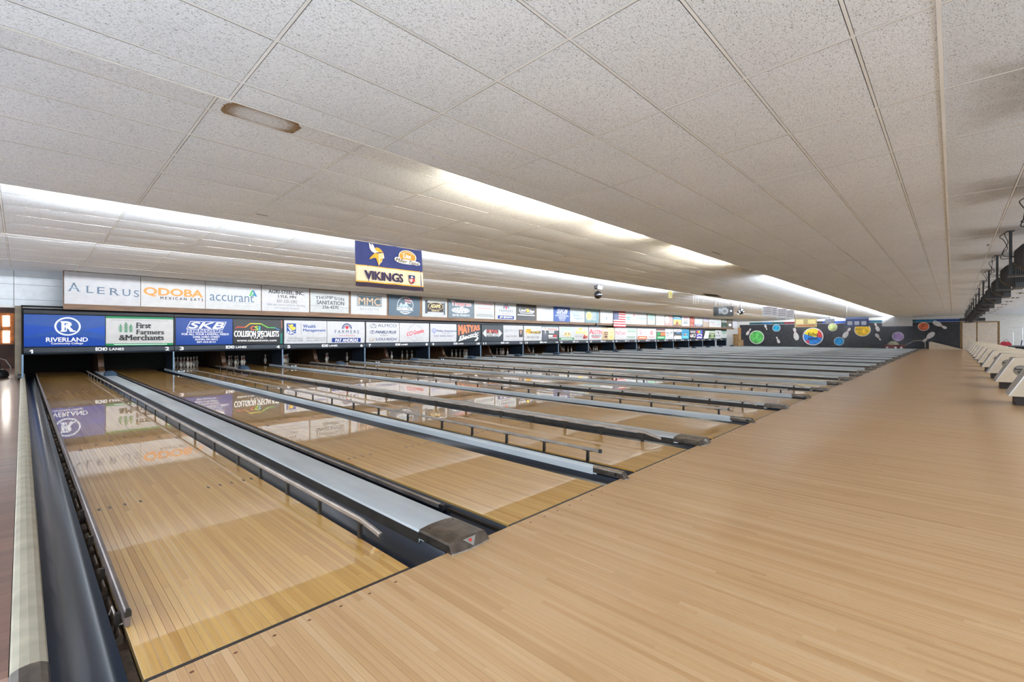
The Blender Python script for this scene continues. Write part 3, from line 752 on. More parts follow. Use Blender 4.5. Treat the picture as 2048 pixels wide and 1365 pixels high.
low[4] = ('white sign with blue and gold lion shield', (226, 227, 231), [
    Pg([(1200, 650), (1286, 650), (1286, 748), (1274, 760), (1243, 766), (1212, 760), (1200, 748)], (22, 66, 140)),
    Pg([(1210, 660), (1232, 664), (1262, 690), (1276, 712), (1256, 724), (1232, 700)], (226, 178, 50)), Pg([(1232, 668), (1250, 656), (1262, 668), (1256, 682)], (236, 200, 80)), Pg([(1206, 680), (1226, 700), (1250, 726), (1230, 724)], (232, 232, 232)), E(1268, 700, 14, 16, (236, 200, 80)),
    T('RBC', 1206, 731, 1280, 757, WH, 'bs'), R(1331, 652, 1334, 764, GY), T('Wealth', 1352, 660, 1473, 694, (30, 70, 140), 'b'), T('Management', 1352, 704, 1572, 740, (30, 70, 140), 'b'),
    T('Tom Wuertz', 1212, 792, 1345, 811, GY), T('507-433-4890', 1203, 818, 1352, 838, GY), T('309 N Main St, Suite 104', 1386, 793, 1572, 810, GY), T('Austin, MN 55912', 1386, 818, 1570, 838, GY)])
fr(1590, 630, 1983, 850); low[5] = ('white insurance sign with navy sunrise dome and bold blue name bar, lower row', (226, 227, 231), farmers(1590, 630, 1983, 850, 'PAT ANDREAS'))
fr(200, 850, 665, 1130)
low[6] = ('white sign with three stacked navy company names', (228, 229, 232), [
    O(294, 900, 46, 30, 5, (60, 70, 90)), Ln([(268, 930), (306, 872), (330, 930)], 5, (60, 70, 90)), T('ALMCO', 358, 871, 628, 914, (70, 82, 104)),
    O(282, 985, 37, 23, 6, NV), T('P', 270, 972, 294, 998, NV, 'Bi'), T('PANELS PLUS', 325, 966, 622, 1004, NV, 'Bi'), T('We Build It', 392, 1021, 498, 1037, (60, 60, 90), 'i'),
    R(240, 1068, 318, 1120, (150, 142, 138)), R(246, 1074, 312, 1114, (206, 200, 196)), Ln([(258, 1084), (258, 1104), (290, 1104), (300, 1088), (276, 1084)], 6, (90, 84, 84)), T('LOU-RICH', 335, 1066, 622, 1099, (36, 44, 108), 'b'), *rules(262, 1118, 600, 1124, 1, LG)])
fr(670, 868, 1080, 1125)
low[7] = ('white sign with red script inside a thin grey diamond', (226, 226, 229), [
    Ln([(790, 940), (880, 874), (985, 945)], 3, GY), Ln([(790, 1058), (875, 1118), (972, 1050)], 3, GY), Ln([(790, 940), (784, 962)], 3, GY), T('CCI Granite', 764, 965, 1004, 1018, (196, 48, 70), 'bi', .2), *rules(834, 1040, 932, 1064, 2, LG)])
fr(1090, 870, 1435, 1115)
low[8] = ('white sign with small blue globe and navy agency lettering', (226, 227, 232), [
    O(1137, 962, 32, 28, 5, (70, 100, 180)), O(1137, 962, 16, 28, 4, (70, 100, 180)), Ln([(1105, 962), (1169, 962)], 4, (70, 100, 180)), Ln([(1122, 1002), (1137, 986), (1152, 1002)], 5, (70, 100, 180)),
    T('Atlas Insurance', 1171, 950, 1433, 979, NV, 'b'), T('B R O K E R S', 1246, 991, 1360, 1003, NV), T('TONY BOEHL AGENCY', 1132, 1024, 1400, 1046, (60, 66, 120))])
fr(1440, 870, 1790, 1120)
low[9] = ('slate sign with orange block name over white slanted script', (44, 56, 66), [
    T('MATYAS', 1465, 878, 1772, 1028, (214, 118, 78), 'Bv'), T('Electric', 1468, 1006, 1762, 1070, WH, 'Bi', .22), Ln([(1465, 1112), (1560, 1070), (1680, 1046), (1740, 1052), (1750, 1076), (1716, 1110)], 15, WH), Pg([(1696, 1112), (1740, 1060), (1756, 1074), (1730, 1112)], WH)])
fr(435, 270, 1040, 715)
els = [T('TOTAL', 577, 402, 890, 482, (208, 60, 54), 'B'), T('FITNESS', 577, 500, 890, 566, WH, 'b'), Ln([(590, 576), (890, 576)], 6, WH), Pg([(640, 480), (668, 384), (690, 480)], (226, 150, 120))]
for x, h in ((550, 100), (527, 84), (507, 66), (488, 44)): els.append(R(x - 8, 495 - h, x + 8, 495 + h, WH))
for x, h in ((908, 100), (930, 84), (950, 66), (968, 44)): els.append(R(x - 8, 495 - h, x + 8, 495 + h, WH))
els += [R(455, 486, 482, 502, WH), R(976, 486, 1006, 502, WH)]
low[10] = ('slate sign with white dumbbell around red lettering', (44, 54, 64), els)
def person_photo(x0, y0, x1, y1, suit=(40, 40, 46), bgc=(70, 58, 54)):
    w = x1 - x0; h = y1 - y0; c = x0 + w / 2
    return [R(x0, y0, x1, y1, bgc), Pg([(x0 + w * .06, y1), (x0 + w * .14, y0 + h * .55), (c, y0 + h * .42), (x1 - w * .14, y0 + h * .55), (x1 - w * .06, y1)], suit), Pg([(c - w * .1, y0 + h * .45), (c + w * .1, y0 + h * .45), (c, y0 + h * .8)], WH), E(c, y0 + h * .26, w * .17, h * .18, (206, 156, 130))]
fr(1030, 280, 1590, 715)
low[11] = ('white sign with grey roundel and small suited portrait', (226, 226, 229), [O(1095, 430, 38, 46, 9, GY), Ln([(1075, 440), (1110, 410), (1120, 460)], 8, GY), T('NORD HAUS', 1145, 397, 1452, 440, GY), *rules(1120, 462, 1440, 480, 1, LG), T('CHAD THOMAS', 1090, 560, 1408, 604, (50, 50, 56)), *person_photo(1465, 395, 1580, 605)])
fr(728, 630, 985, 832)
low[12] = ('white sign with yellow lightning state shape and black bar', (228, 228, 230), [Pg([(752, 690), (760, 672), (830, 672), (826, 738), (790, 735), (764, 712)], (226, 176, 40)), Pg([(752, 690), (770, 700), (764, 752), (756, 748)], (206, 150, 30)), T('TX', 772, 680, 824, 728, (150, 90, 30), 'b'), Pg([(822, 705), (968, 698), (960, 735), (826, 732)], (40, 36, 30)), T('ELECTRIC', 838, 704, 955, 728, (226, 186, 50), 'bi'), T('507-433-7184', 770, 768, 943, 798, (60, 60, 66))])
fr(990, 640, 1218, 832)
low[13] = ('grey sign with suited man beside dark text block', (60, 64, 72), [R(990, 640, 1218, 656, (120, 140, 150)), R(990, 656, 1218, 694, (226, 222, 222)), *rules(1062, 668, 1206, 686, 1, (186, 120, 120), .9), Pg([(994, 832), (1000, 720), (1030, 690), (1060, 718), (1066, 832)], (84, 88, 100)), Pg([(1022, 694), (1042, 694), (1034, 760)], WH), E(1032, 672, 12, 18, (206, 160, 138)), *rules(1074, 702, 1160, 742, 2, WH, .55), R(1075, 755, 1135, 782, (214, 208, 208)), R(1144, 755, 1190, 782, (180, 60, 64)), *rules(1074, 792, 1200, 806, 1, WH, .6)])
fr(1222, 640, 1418, 828)
low[14] = ('white sign with faint green heading, brown crest and green foot bar', (222, 224, 222), [*rules(1234, 655, 1412, 684, 1, (168, 196, 180), .8), E(1325, 745, 46, 34, (196, 176, 130)), E(1325, 742, 26, 20, (120, 84, 50)), Pg([(1300, 760), (1325, 705), (1350, 760)], (226, 206, 150)), R(1222, 792, 1412, 820, (44, 120, 66)), *rules(1232, 800, 1404, 812, 1, (206, 224, 206), 1)])
fr(1420, 640, 1625, 828)
low[15] = ('white sign with yellow market heading and red fruit basket', (224, 222, 220), [*rules(1480, 656, 1530, 684, 1, (226, 206, 70), .8), R(1442, 696, 1575, 730, (228, 208, 60)), *rules(1450, 702, 1566, 722, 1, (246, 236, 160), .8), *rules(1430, 740, 1550, 748, 1, (150, 120, 170)), T('507 437 4684', 1432, 762, 1530, 780, GY, 'b'), *rules(1432, 792, 1526, 802, 1, LG), E(1578, 776, 34, 30, (176, 70, 60)), E(1590, 735, 20, 34, (226, 206, 150)), E(1560, 792, 20, 16, (120, 50, 40))])
fr(1632, 645, 1805, 825)
low[16] = ('white sign with large red and black insurance lettering', (228, 228, 230), [T('A', 1636, 668, 1684, 740, (190, 40, 60), 'b'), T('USTIN', 1682, 684, 1800, 742, (190, 40, 60), 'b'), T('INSURANCE', 1664, 752, 1792, 776, BK, 'b'), R(1670, 780, 1770, 790, (200, 60, 70))])
fr(1806, 650, 1975, 825)
low[17] = ('tan sign with dark crest and pale orange half', (226, 196, 156), [R(1890, 650, 1975, 825, (232, 200, 150)), R(1812, 672, 1890, 700, (240, 224, 196)), *rules(1824, 710, 1886, 760, 2, (110, 80, 50), .6), E(1856, 778, 22, 18, (90, 66, 44)), *rules(1904, 712, 1960, 738, 1, (226, 160, 80)), E(1930, 780, 24, 20, (236, 180, 110))])
fr(65, 655, 235, 818)
low[18] = ('white sign with pinkish red two-part town lettering', (228, 226, 228), [T('MidTown', 76, 696, 226, 750, (196, 70, 90)), *rules(90, 766, 210, 772, 1, LG)])
fr(235, 655, 360, 818)
low[19] = ('white sign with green script heading', (226, 228, 226), [*rules(244, 672, 352, 724, 2, (110, 160, 130), .5), *rules(250, 742, 345, 756, 1, LG), *rules(240, 772, 350, 806, 2, (110, 140, 120), .5)])
fr(362, 660, 503, 818)
low[20] = ('white sign with red flourish and orange foot bar', (228, 226, 226), [Ln([(390, 700), (402, 672), (416, 690), (400, 722), (424, 730), (438, 700)], 6, (170, 60, 70)), *rules(392, 740, 430, 752, 1, GY), *rules(448, 672, 496, 756, 4, LG), R(370, 770, 503, 816, (214, 96, 66)), *rules(384, 784, 492, 804, 1, (240, 190, 160), .9)])
fr(505, 660, 632, 818)
low[21] = ('white sign with small red intertwined initials', (230, 228, 230), [T('RE', 548, 694, 588, 748, (190, 50, 56), 'bi'), *rules(516, 776, 616, 796, 1, (214, 150, 150), .8)])
fr(640, 665, 757, 818)
low[22] = ('dark sign with green and orange squares and green foot', (52, 44, 44), [R(640, 665, 757, 690, (100, 60, 60)), R(640, 690, 757, 704, (220, 214, 200)), R(645, 716, 690, 760, (40, 130, 70)), R(694, 716, 757, 764, (214, 110, 60)), R(640, 772, 757, 818, (50, 150, 90)), *rules(654, 782, 744, 806, 2, (210, 236, 216), .5)])
fr(760, 665, 868, 818)
low[23] = ('white sign with grey smiling ring and dark letters', (230, 230, 232), [O(788, 700, 20, 22, 4, LG, 0, math.pi), T('PRO', 772, 712, 806, 742, (70, 72, 84), 'b'), *rules(816, 706, 862, 744, 2, GY, .5), O(790, 752, 18, 18, 5, (60, 60, 70), math.pi, 2 * math.pi), *rules(776, 790, 856, 800, 1, LG)])
fr(872, 665, 985, 818)
low[24] = ('dark sign with row of pale figures and white foot', (62, 72, 84), [R(872, 665, 985, 704, (224, 222, 222)), *rules(900, 676, 964, 694, 1, (170, 130, 130), .9), *rules(902, 712, 966, 734, 1, (70, 120, 170), .8), *[E(886 + 16 * k, 768, 6, 10, (214, 200, 180)) for k in range(6)], R(872, 776, 985, 818, (228, 226, 228)), R(940, 784, 980, 806, (226, 190, 196))])
fr(987, 665, 1084, 818)
low[25] = ('bright cyan sign with yellow and red marks', (60, 168, 206), [*rules(994, 690, 1074, 724, 2, (40, 110, 170), .6), E(1026, 752, 10, 12, (206, 60, 60)), E(1040, 740, 8, 8, (236, 206, 70)), *rules(994, 770, 1074, 806, 2, (130, 214, 230), .6)])
fr(1086, 670, 1176, 815)
low[26] = ('black sign with white looping brush strokes', (50, 50, 54), [*rules(1096, 688, 1170, 726, 2, (206, 204, 200), .5), E(1116, 766, 20, 24, (224, 220, 216)), E(1112, 758, 9, 10, (120, 60, 60)), O(1152, 764, 20, 30, 9, (206, 204, 200)), Ln([(1136, 740), (1152, 792), (1168, 740)], 9, (206, 204, 200))])
fr(1178, 670, 1272, 815)
els = [R(1184 + 14 * k, 682, 1199 + 14 * k, 722, c) for k, c in enumerate(((200, 60, 50), (224, 130, 40), (226, 206, 60), (90, 170, 70), (60, 110, 190), (120, 70, 160)))]
low[27] = ('violet sign with rainbow block along its top', (84, 70, 176), els + [E(1225, 756, 36, 22, (214, 206, 236)), E(1225, 762, 26, 12, (70, 50, 160)), *rules(1186, 784, 1262, 806, 1, (226, 220, 240), .9)])
fr(1274, 670, 1366, 815)
low[28] = ('white sheet leaning over a dark green sign', (52, 58, 52), [Pg([(1280, 812), (1310, 686), (1366, 684), (1354, 812)], (214, 222, 212)), *rules(1312, 700, 1352, 790, 5, (170, 180, 170), .35)])
fr(1366, 670, 1440, 815)
low[29] = ('olive green sign with pale bands', (86, 106, 72), [R(1366, 690, 1440, 712, (206, 212, 196)), R(1366, 728, 1440, 742, (196, 204, 186)), E(1402, 766, 20, 16, (150, 166, 120)), R(1370, 790, 1436, 804, (170, 182, 150))])
fr(1442, 680, 1520, 810)
low[30] = ('white sign with thin slanted pointer mark', (228, 228, 230), [Ln([(1466, 706), (1500, 750)], 5, (90, 90, 96)), Pg([(1470, 712), (1486, 706), (1488, 730)], BK), *rules(1450, 760, 1512, 772, 1, GY, .8)])
fr(1520, 680, 1600, 810)
low[31] = ('white sign with green script, rightmost of the lower row', (226, 228, 226), [R(1520, 680, 1600, 694, (60, 84, 66)), *rules(1530, 702, 1590, 744, 2, (60, 130, 90), .5), *rules(1532, 758, 1588, 772, 1, LG, .8), R(1520, 800, 1600, 810, (60, 84, 66))])
X0L = -.26
for i, (lab, bg, els) in low.items():
    xa = X0L + 1.68 * i + .012 + (.03 if i % 2 == 0 and i else 0); W = 1.68 - .02 - (.03 if i % 2 == 0 and i else 0) - (.02 if i % 2 else 0)
    make_sign('sign_panel', lab, 'sign', xa, YM - .006, .868, W, .885, bg, els, bulge=.022, group='sponsor signs on the masking units')

up = {}
fr(656, 112, 1440, 470)
up[0] = ('white sign with spaced slate serif lettering, leftmost of the upper row', (216, 216, 219), [T('A', 686, 236, 812, 330, (84, 104, 124), 's'), Ln([(706, 286), (740, 300), (800, 280)], 5, (150, 190, 200)), *[T(c, a, b, d, e, (84, 104, 124), 's') for c, a, b, d, e in (('L', 862, 262, 940, 340), ('E', 978, 268, 1056, 345), ('R', 1100, 272, 1215, 352), ('U', 1236, 278, 1335, 356), ('S', 1366, 282, 1425, 362))]])
fr(1445, 150, 2030, 488)
up[1] = ('white sign with fat orange restaurant lettering', (222, 221, 220), [T('QDOBA', 1470, 268, 2005, 368, (222, 140, 72), 'B'), T('M E X I C A N   E A T S', 1612, 366, 2010, 398, (44, 42, 46), 'b')])
fr(366, 210, 925, 520)
up[2] = ('white sign with grey lowercase name and green-blue peak', (218, 219, 221), [T('accurant', 405, 340, 850, 425, (84, 108, 130)), Pg([(797, 348), (826, 280), (844, 280), (818, 348)], (70, 160, 80)), Pg([(833, 280), (850, 280), (884, 352), (862, 352)], (40, 110, 160)), Pg([(826, 348), (846, 308), (862, 340), (850, 350)], (60, 140, 130)), *rules(590, 428, 852, 446, 1, LG, .7), *rules(640, 468, 850, 480, 1, LG, .6)])
fr(940, 258, 1420, 535)
up[3] = ('white sign with black slab-serif steel company lettering', (216, 216, 218), [T('AGRI-STEEL, INC.', 1002, 298, 1366, 344, BK, 'bs'), T('LYLE, MN', 1095, 352, 1282, 385, BK, 'bs'), T('507-325-2382', 1084, 402, 1294, 436, (90, 90, 94)), T('Sales and Service of Grain Handling', 988, 448, 1378, 478, GY, 'i'), T('and Irrigation Systems', 1064, 486, 1308, 508, GY, 'i')])
fr(1435, 292, 1820, 548)
els = [('T', c, .17 + .66 * k / 7, .70 - .05 * abs(k - 3.2) / 3.5, .075, .135, (70, 72, 80), 'b', 0.06 * (3.5 - k) / 3.5) for k, c in enumerate('THOMPSON')]
up[4] = ('glossy grey sign with arched dark sanitation lettering', (206, 210, 210), els + [T('SANITATION', 1496, 410, 1770, 455, (66, 68, 76), 'b'), T('256-4370', 1552, 466, 1712, 502, (60, 60, 66), 'b'), Ln([(1440, 470), (1480, 478), (1530, 474)], 3, GY), Ln([(1730, 480), (1780, 488), (1812, 482)], 3, GY)])
fr(5, 430, 500, 755)
up[5] = ('white sign with copper letters in dark slate box', (214, 216, 218), [R(85, 468, 428, 632, (84, 100, 106)), R(94, 478, 418, 622, (196, 200, 200)), R(100, 484, 412, 618, (66, 86, 94)), T('MMC', 108, 500, 405, 612, (208, 160, 130)), T('R O C H E S T E R', 132, 655, 384, 690, (110, 116, 122)), *rules(180, 708, 330, 724, 1, LG, .8)])
fr(522, 480, 955, 770)
els = [O(750, 620, 112, 124, 7, (226, 228, 230))]
for k in range(4): els.append(Ln([(742, 520 + 18 * k), (832, 535 + 18 * k)], 8, (196, 90, 90) if k % 2 == 0 else (206, 206, 208)))
els += [Pg([(650, 650), (690, 585), (720, 620), (760, 580), (800, 632), (846, 645)], (150, 170, 180)), Pg([(690, 585), (706, 606), (676, 606)], WH), Pg([(760, 580), (776, 604), (742, 604)], WH), R(622, 640, 866, 706, (90, 108, 122)), T('GREIBROK', 632, 648, 858, 690, WH, 'bs'), T('HOMES', 690, 702, 800, 720, WH), *rules(720, 730, 780, 744, 1, WH, .5)]
up[6] = ('slate blue sign with white arched mountain badge', (80, 102, 120), els)
fr(970, 505, 1332, 785)
up[7] = ('white sign with black and gold oval plaque between posts', (206, 210, 212), [R(1010, 548, 1044, 736, (60, 70, 80)), R(1280, 570, 1300, 746, (60, 70, 80)), R(1010, 545, 1046, 560, (50, 58, 66)), R(1042, 580, 1276, 712, (48, 42, 40)), E(1160, 628, 110, 58, (190, 170, 130)), E(1160, 628, 103, 52, (44, 36, 34)), T('ADAMS', 1086, 598, 1232, 652, (224, 196, 140), 'bi'), T('GRAIN CO.', 1102, 684, 1214, 706, (214, 190, 150))])
fr(1335, 545, 1692, 792)
up[8] = ('grey-blue sign with white outlined red farm lettering', (112, 128, 140), [T('Tangren', 1374, 566, 1650, 648, WH, 'B'), T('Tangren', 1382, 572, 1642, 640, (186, 90, 100), 'b'), E(1505, 690, 126, 38, (222, 224, 226)), E(1505, 690, 118, 32, (128, 140, 150)), T('FARMS', 1398, 664, 1612, 716, (232, 230, 230), 'Bi'), T('DEXTER, MINNESOTA', 1392, 742, 1632, 774, WH)])
fr(50, 285, 335, 530)
up[9] = ('white sign with faded red heading over grey lines', (216, 219, 219), [*rules(74, 312, 304, 336, 1, (206, 150, 150), .7), *rules(90, 372, 296, 402, 1, (206, 160, 160), .7), *rules(100, 416, 300, 460, 2, LG, .4), *rules(64, 466, 330, 508, 2, (110, 116, 118), .4)])
fr(338, 310, 628, 542); up[10] = ('pale insurance sign with sunrise dome and blue name bar, upper row', (214, 219, 220), farmers(338, 310, 628, 542, 'JIM BENSON'))
fr(632, 325, 885, 550)
up[11] = ('charcoal sign with white script and yellow house mark', (70, 72, 72), [T('Land', 662, 386, 756, 428, WH, 'bi'), T('Home', 798, 396, 864, 436, WH, 'bi'), Pg([(760, 400), (777, 380), (796, 400), (792, 432), (764, 432)], (232, 186, 70)), *rules(664, 440, 862, 458, 1, LG, .8), *rules(640, 470, 874, 490, 1, WH, .6)])
fr(898, 345, 1140, 555)
up[12] = ('white sign with faint pink flame mark', (218, 221, 222), [O(960, 410, 20, 30, 6, (216, 170, 180)), T('ASI', 1020, 365, 1098, 412, (150, 156, 162)), *rules(950, 486, 1060, 500, 1, LG, .7), *rules(920, 536, 1110, 542, 1, LG, .7)])
fr(1144, 358, 1366, 568); up[13] = ('bright blue sign with white slanted logo on the upper row', (28, 84, 176), skb(1144, 358, 1366, 568))
fr(1366, 375, 1568, 572)
up[14] = ('pale sign with blue name and sweeping curve', (208, 218, 222), [T('Nu-Tek', 1392, 422, 1494, 462, (120, 150, 180)), *rules(1400, 472, 1490, 490, 1, (120, 150, 180), .7), Ln([(1545, 392), (1530, 450), (1490, 500), (1450, 520)], 4, (90, 120, 150)), Ln([(1420, 516), (1490, 530), (1552, 505)], 8, (100, 140, 170))])
fr(1568, 398, 1762, 575)
up[15] = ('teal sign with cream oval seal', (120, 160, 172), [E(1622, 488, 44, 58, (214, 206, 150)), E(1622, 488, 30, 42, (190, 178, 110)), *rules(1660, 440, 1722, 550, 6, (196, 214, 218), .3)])
fr(1768, 405, 1945, 578)
up[16] = ('plain white sign with tiny dark figure low down', (216, 222, 226), [*rules(1826, 412, 1886, 432, 1, (150, 170, 180), .7), Ln([(1852, 505), (1860, 530)], 12, (70, 90, 110)), E(1850, 500, 6, 8, (70, 90, 110)), *rules(1810, 560, 1890, 568, 1, LG)])
fr(208, 435, 500, 605)
up[17] = ('wide white sign with green bank name and blue emblem', (212, 222, 228), [R(308, 455, 330, 495, (206, 120, 120)), T('MBT', 216, 500, 276, 545, (60, 140, 130), 'b'), T('Bank', 280, 510, 350, 548, (150, 180, 190)), O(376, 510, 14, 20, 5, (70, 120, 170)), *rules(394, 500, 490, 530, 1, (130, 170, 200), .8)])
fr(504, 455, 622, 605)
up[18] = ('grey sign with pale green shield', (120, 134, 130), [R(512, 462, 612, 600, (196, 208, 206)), Pg([(518, 470), (606, 470), (606, 520), (564, 548), (518, 520)], (140, 186, 166)), *rules(534, 470, 598, 486, 1, (90, 130, 116))])
up[19] = ('glossy plain white sign in the upper row', (232, 234, 236), [])  # white background colour stands in for glare on the panel
fr(752, 470, 855, 612)
up[20] = ('pink sign with mint oval', (214, 178, 176), [E(778, 530, 28, 52, (196, 216, 206)), *rules(812, 500, 848, 580, 4, (190, 140, 140), .4), *rules(780, 590, 846, 604, 1, (170, 110, 110))])
fr(858, 475, 968, 615)
up[21] = ('sky blue sign with yellow haystack picture', (86, 166, 206), [*rules(870, 496, 960, 508, 1, (220, 232, 240), .8), R(862, 530, 966, 600, (226, 196, 110)), Pg([(880, 600), (912, 534), (946, 600)], (176, 120, 70)), E(910, 580, 16, 16, (130, 80, 60)), R(862, 600, 966, 614, (120, 84, 80))])
fr(972, 488, 1086, 622)
up[22] = ('white sign with stacked rose-red initials', (220, 222, 224), [*rules(1002, 496, 1058, 536, 2, (196, 130, 136), .5), *rules(996, 548, 1066, 562, 1, GY, .6), *rules(996, 572, 1056, 590, 1, (90, 100, 110), .7)])
fr(1088, 495, 1140, 625)
up[23] = ('narrow red patterned poster strip', (196, 100, 90), [*[E(1096 + random.uniform(0, 40), 500 + 120 * k / 12, 5, 6, random.choice(((230, 200, 190), (130, 40, 40), (226, 150, 110)))) for k in range(12)]])
fr(1158, 500, 1258, 630)
up[24] = ('white sign with grey arch mark and navy foot bar', (216, 222, 228), [O(1216, 530, 16, 22, 5, (70, 76, 90), 0, math.pi), *rules(1180, 556, 1246, 570, 1, LG, .7), R(1164, 604, 1254, 628, (40, 60, 110)), *rules(1172, 612, 1246, 620, 1, WH, 1)])
fr(1262, 505, 1345, 635)
up[25] = ('lilac and tan two-tone poster', (196, 180, 160), [R(1262, 505, 1345, 560, (176, 172, 196)), *rules(1276, 526, 1338, 552, 2, (150, 146, 180), .5)])
fr(1348, 512, 1512, 638)
up[26] = ('long white sign with two dark signatures', (222, 224, 226), [Ln([(1360, 586), (1380, 556), (1390, 580), (1424, 566)], 6, (60, 60, 80)), Ln([(1456, 576), (1474, 548), (1484, 576), (1500, 560)], 6, (120, 150, 140)), *rules(1370, 596, 1440, 610, 1, (196, 150, 150), .7), *rules(1450, 592, 1504, 600, 1, GY, .8)])
fr(1518, 525, 1592, 640)
up[27] = ('dark green sign with fading grey top', (70, 90, 80), [R(1518, 525, 1592, 570, (150, 156, 152)), *rules(1526, 630, 1586, 636, 1, LG, .9)])
fr(1596, 530, 1664, 642)
up[28] = ('grey-brown sign with round white badge', (130, 126, 116), [E(1632, 605, 33, 30, (50, 50, 52)), E(1632, 605, 23, 20, (226, 226, 226)), *rules(1606, 540, 1656, 548, 1, (236, 226, 190))])
up[29] = ('blank white sheet at the right end of the upper row', (232, 231, 236), [])
UPX = [.55, 2.28, 4.01, 5.78, 7.55, 9.26, 11.06, 12.89, 14.47, 16.22, 17.77, 19.52, 21.31, 22.98, 24.72, 26.46, 28.34, 31.93, 35.42, 36.99, 38.74, 40.36, 42.18, 44.11, 45.19, 47.33, 48.93, 52.53, 54.4, 56.04]
UPE = [2.265, 3.995, 5.75, 7.51, 9.16, 10.97, 12.74, 14.4, 16.18, 17.7, 19.48, 21.22, 22.95, 24.68, 26.4, 28.2, 30.1, 35.33, 36.89, 38.65, 40.26, 42.07, 44.0, 45.07, 47.2, 48.8, 52.38, 54.16, 55.87, 57.6]
sx = lambda x: -.285 + .9666 * (x + .285)
for j, (lab, bg, els) in up.items():
    xa, xb = sx(UPX[j]), sx(UPE[j])
    h = .905 if j not in (4,) else .86
    make_sign('sign_panel', lab, 'sign', xa, YS - .016, 2.055 if j != 4 else 2.075, xb - xa, h, bg, els, bulge=.012 if j in (4, 6, 8) else .004, group='sponsor signs on the soffit')

# ------------------------------------------------------------------ masking units over each pair of lanes
beam_prof = [(.04, .866), (-.012, .866), (-.034, .858), (-.050, .835), (-.056, .808), (-.056, .712), (-.050, .684), (-.034, .660), (-.010, .646), (.04, .640)]
top_prof = [(.06, 1.757), (-.010, 1.757), (-.022, 1.775), (-.026, 1.82), (-.022, 1.87), (-.006, 1.898), (.06, 1.905)]
mk_beam = MB().prism(beam_prof, .008, P - .008, 'X').mesh('beam', m_navy, False)
mk_top = MB().prism(top_prof, .004, P - .004, 'X').mesh('top_rail', m_navyd, False)
mk_back = MB().box(.006, P - .006, .012, .04, .86, 1.76).mesh('backing', m_navyd)
mk_side = MB().box(P - .030, P - .010, .03, 1.05, .058, .66).mesh('side_panel', m_navy)
mk_post = MB().box(P - .034, P - .002, -.03, .03, .058, .655).mesh('post', m_post)
kick = MB().prism([(3.3, -.05), (3.3, 1.0), (1.45, 1.0), (1.2, .62), (1.02, .32), (.98, .2), (.86, .12), (.80, .075), (.80, .06), (1.36, .06), (1.36, -.05)], cw + .26 - .07, cw + .26 + .07, 'X').mesh('kickback', m_kick)
def put_text(root, els):
    add_print(root, els, 1.0, 1.0, lambda a, b, l: (a, -.056 - l, b), base=.0015, step=0.0, zmax=9)
for k in range(16):
    u = thing('masking_unit', f'dark blue masking beam over lanes {num(2 * k + 1)} and {num(2 * k + 2)} with white lane numbers', 'lane masking', (X0L + P * k, YM, 0), 'masking units')
    for nm, m in (('beam', mk_beam), ('top_rail', mk_top), ('backing', mk_back), ('side_panel', mk_side), ('post', mk_post), ('kickback', kick)): link(nm, m, u)
    if k == 0:
        MB().box(-.03, .008, -.03, .03, -.03, .655).build('post', m_post, u)
    a, b = str(2 * k + 1), str(2 * k + 2); wd = lambda s: .105 if len(s) == 1 else .19
    zc = .735 if k == 0 else .755
    one = [('R', .155, zc - .052, .185, zc + .052, WH), ('P', [(.155, zc + .052), (.122, zc + .022), (.122, zc + .002), (.155, zc + .018)], WH)]
    put_text(u, (one if a == '1' else []) + [('T', a if a != '1' else '.', .19 + wd(a) / 2 - .05, zc, wd(a) if a != '1' else .001, .105 if a != '1' else .001, WH, 'B'), ('T', b, P - .19 - wd(b) / 2 + .05, .755, wd(b), .105, WH, 'B'),
                 ('T', 'ECHO', 1.59, .775, .25, .096, WH, 'B'), ('T', 'LANES', 1.935, .768, .33, .07, WH, 'b')])
struct('light_block_roof', MB().box(-.3, 53.6, 16.33, 19.8, 1.96, 2.0), m_black)  # unseen black slab added to stop light leaking into the pits
struct('light_block_side', MB().box(-.292, -.272, 16.40, 19.8, -.3, 2.0), m_black)  # black side added to keep world light out of the pits

# ------------------------------------------------------------------ pins
pin_prof = [(.0258, 0), (.0285, .008), (.036, .03), (.05, .08), (.0595, .114), (.0600, .13), (.054, .165), (.040, .205), (.0285, .24), (.0232, .262), (.0240, .285), (.0300, .318), (.0325, .343), (.031, .362), (.022, .377), (.008, .381)]
m_pin = M('pin_white', (186, 182, 174), .3, var=.03, coat=.4)
m_pinred = M('pin_red', (176, 32, 40), .35)
pin_mesh = MB().lathe(pin_prof, 12).mesh('bowling_pin', m_pin, True)
ring = MB().lathe([(.0292, .2385), (.0262, .252)], 12).lathe([(.0240, .264), (.0248, .281)], 12).mesh('neck_stripe', m_pinred, True)
rack = [(0, 0), (-.1524, .264), (.1524, .264), (-.3048, .528), (0, .528), (.3048, .528), (-.4572, .792), (-.1524, .792), (.1524, .792), (.4572, .792)]
def hidden(x, y):
    for k in range(17):
        for xc, ya, yb in ((X0L + P * k, YM + .03, YM + 1.05), (P * k + cw, YM + .95, YM + 3.3)):
            if CAM[0] < xc < x - .05:
                t = (xc - CAM[0]) / (x - CAM[0]); yy = CAM[1] + (y - CAM[1]) * t
                if ya - .02 < yy < yb: return True
    return False
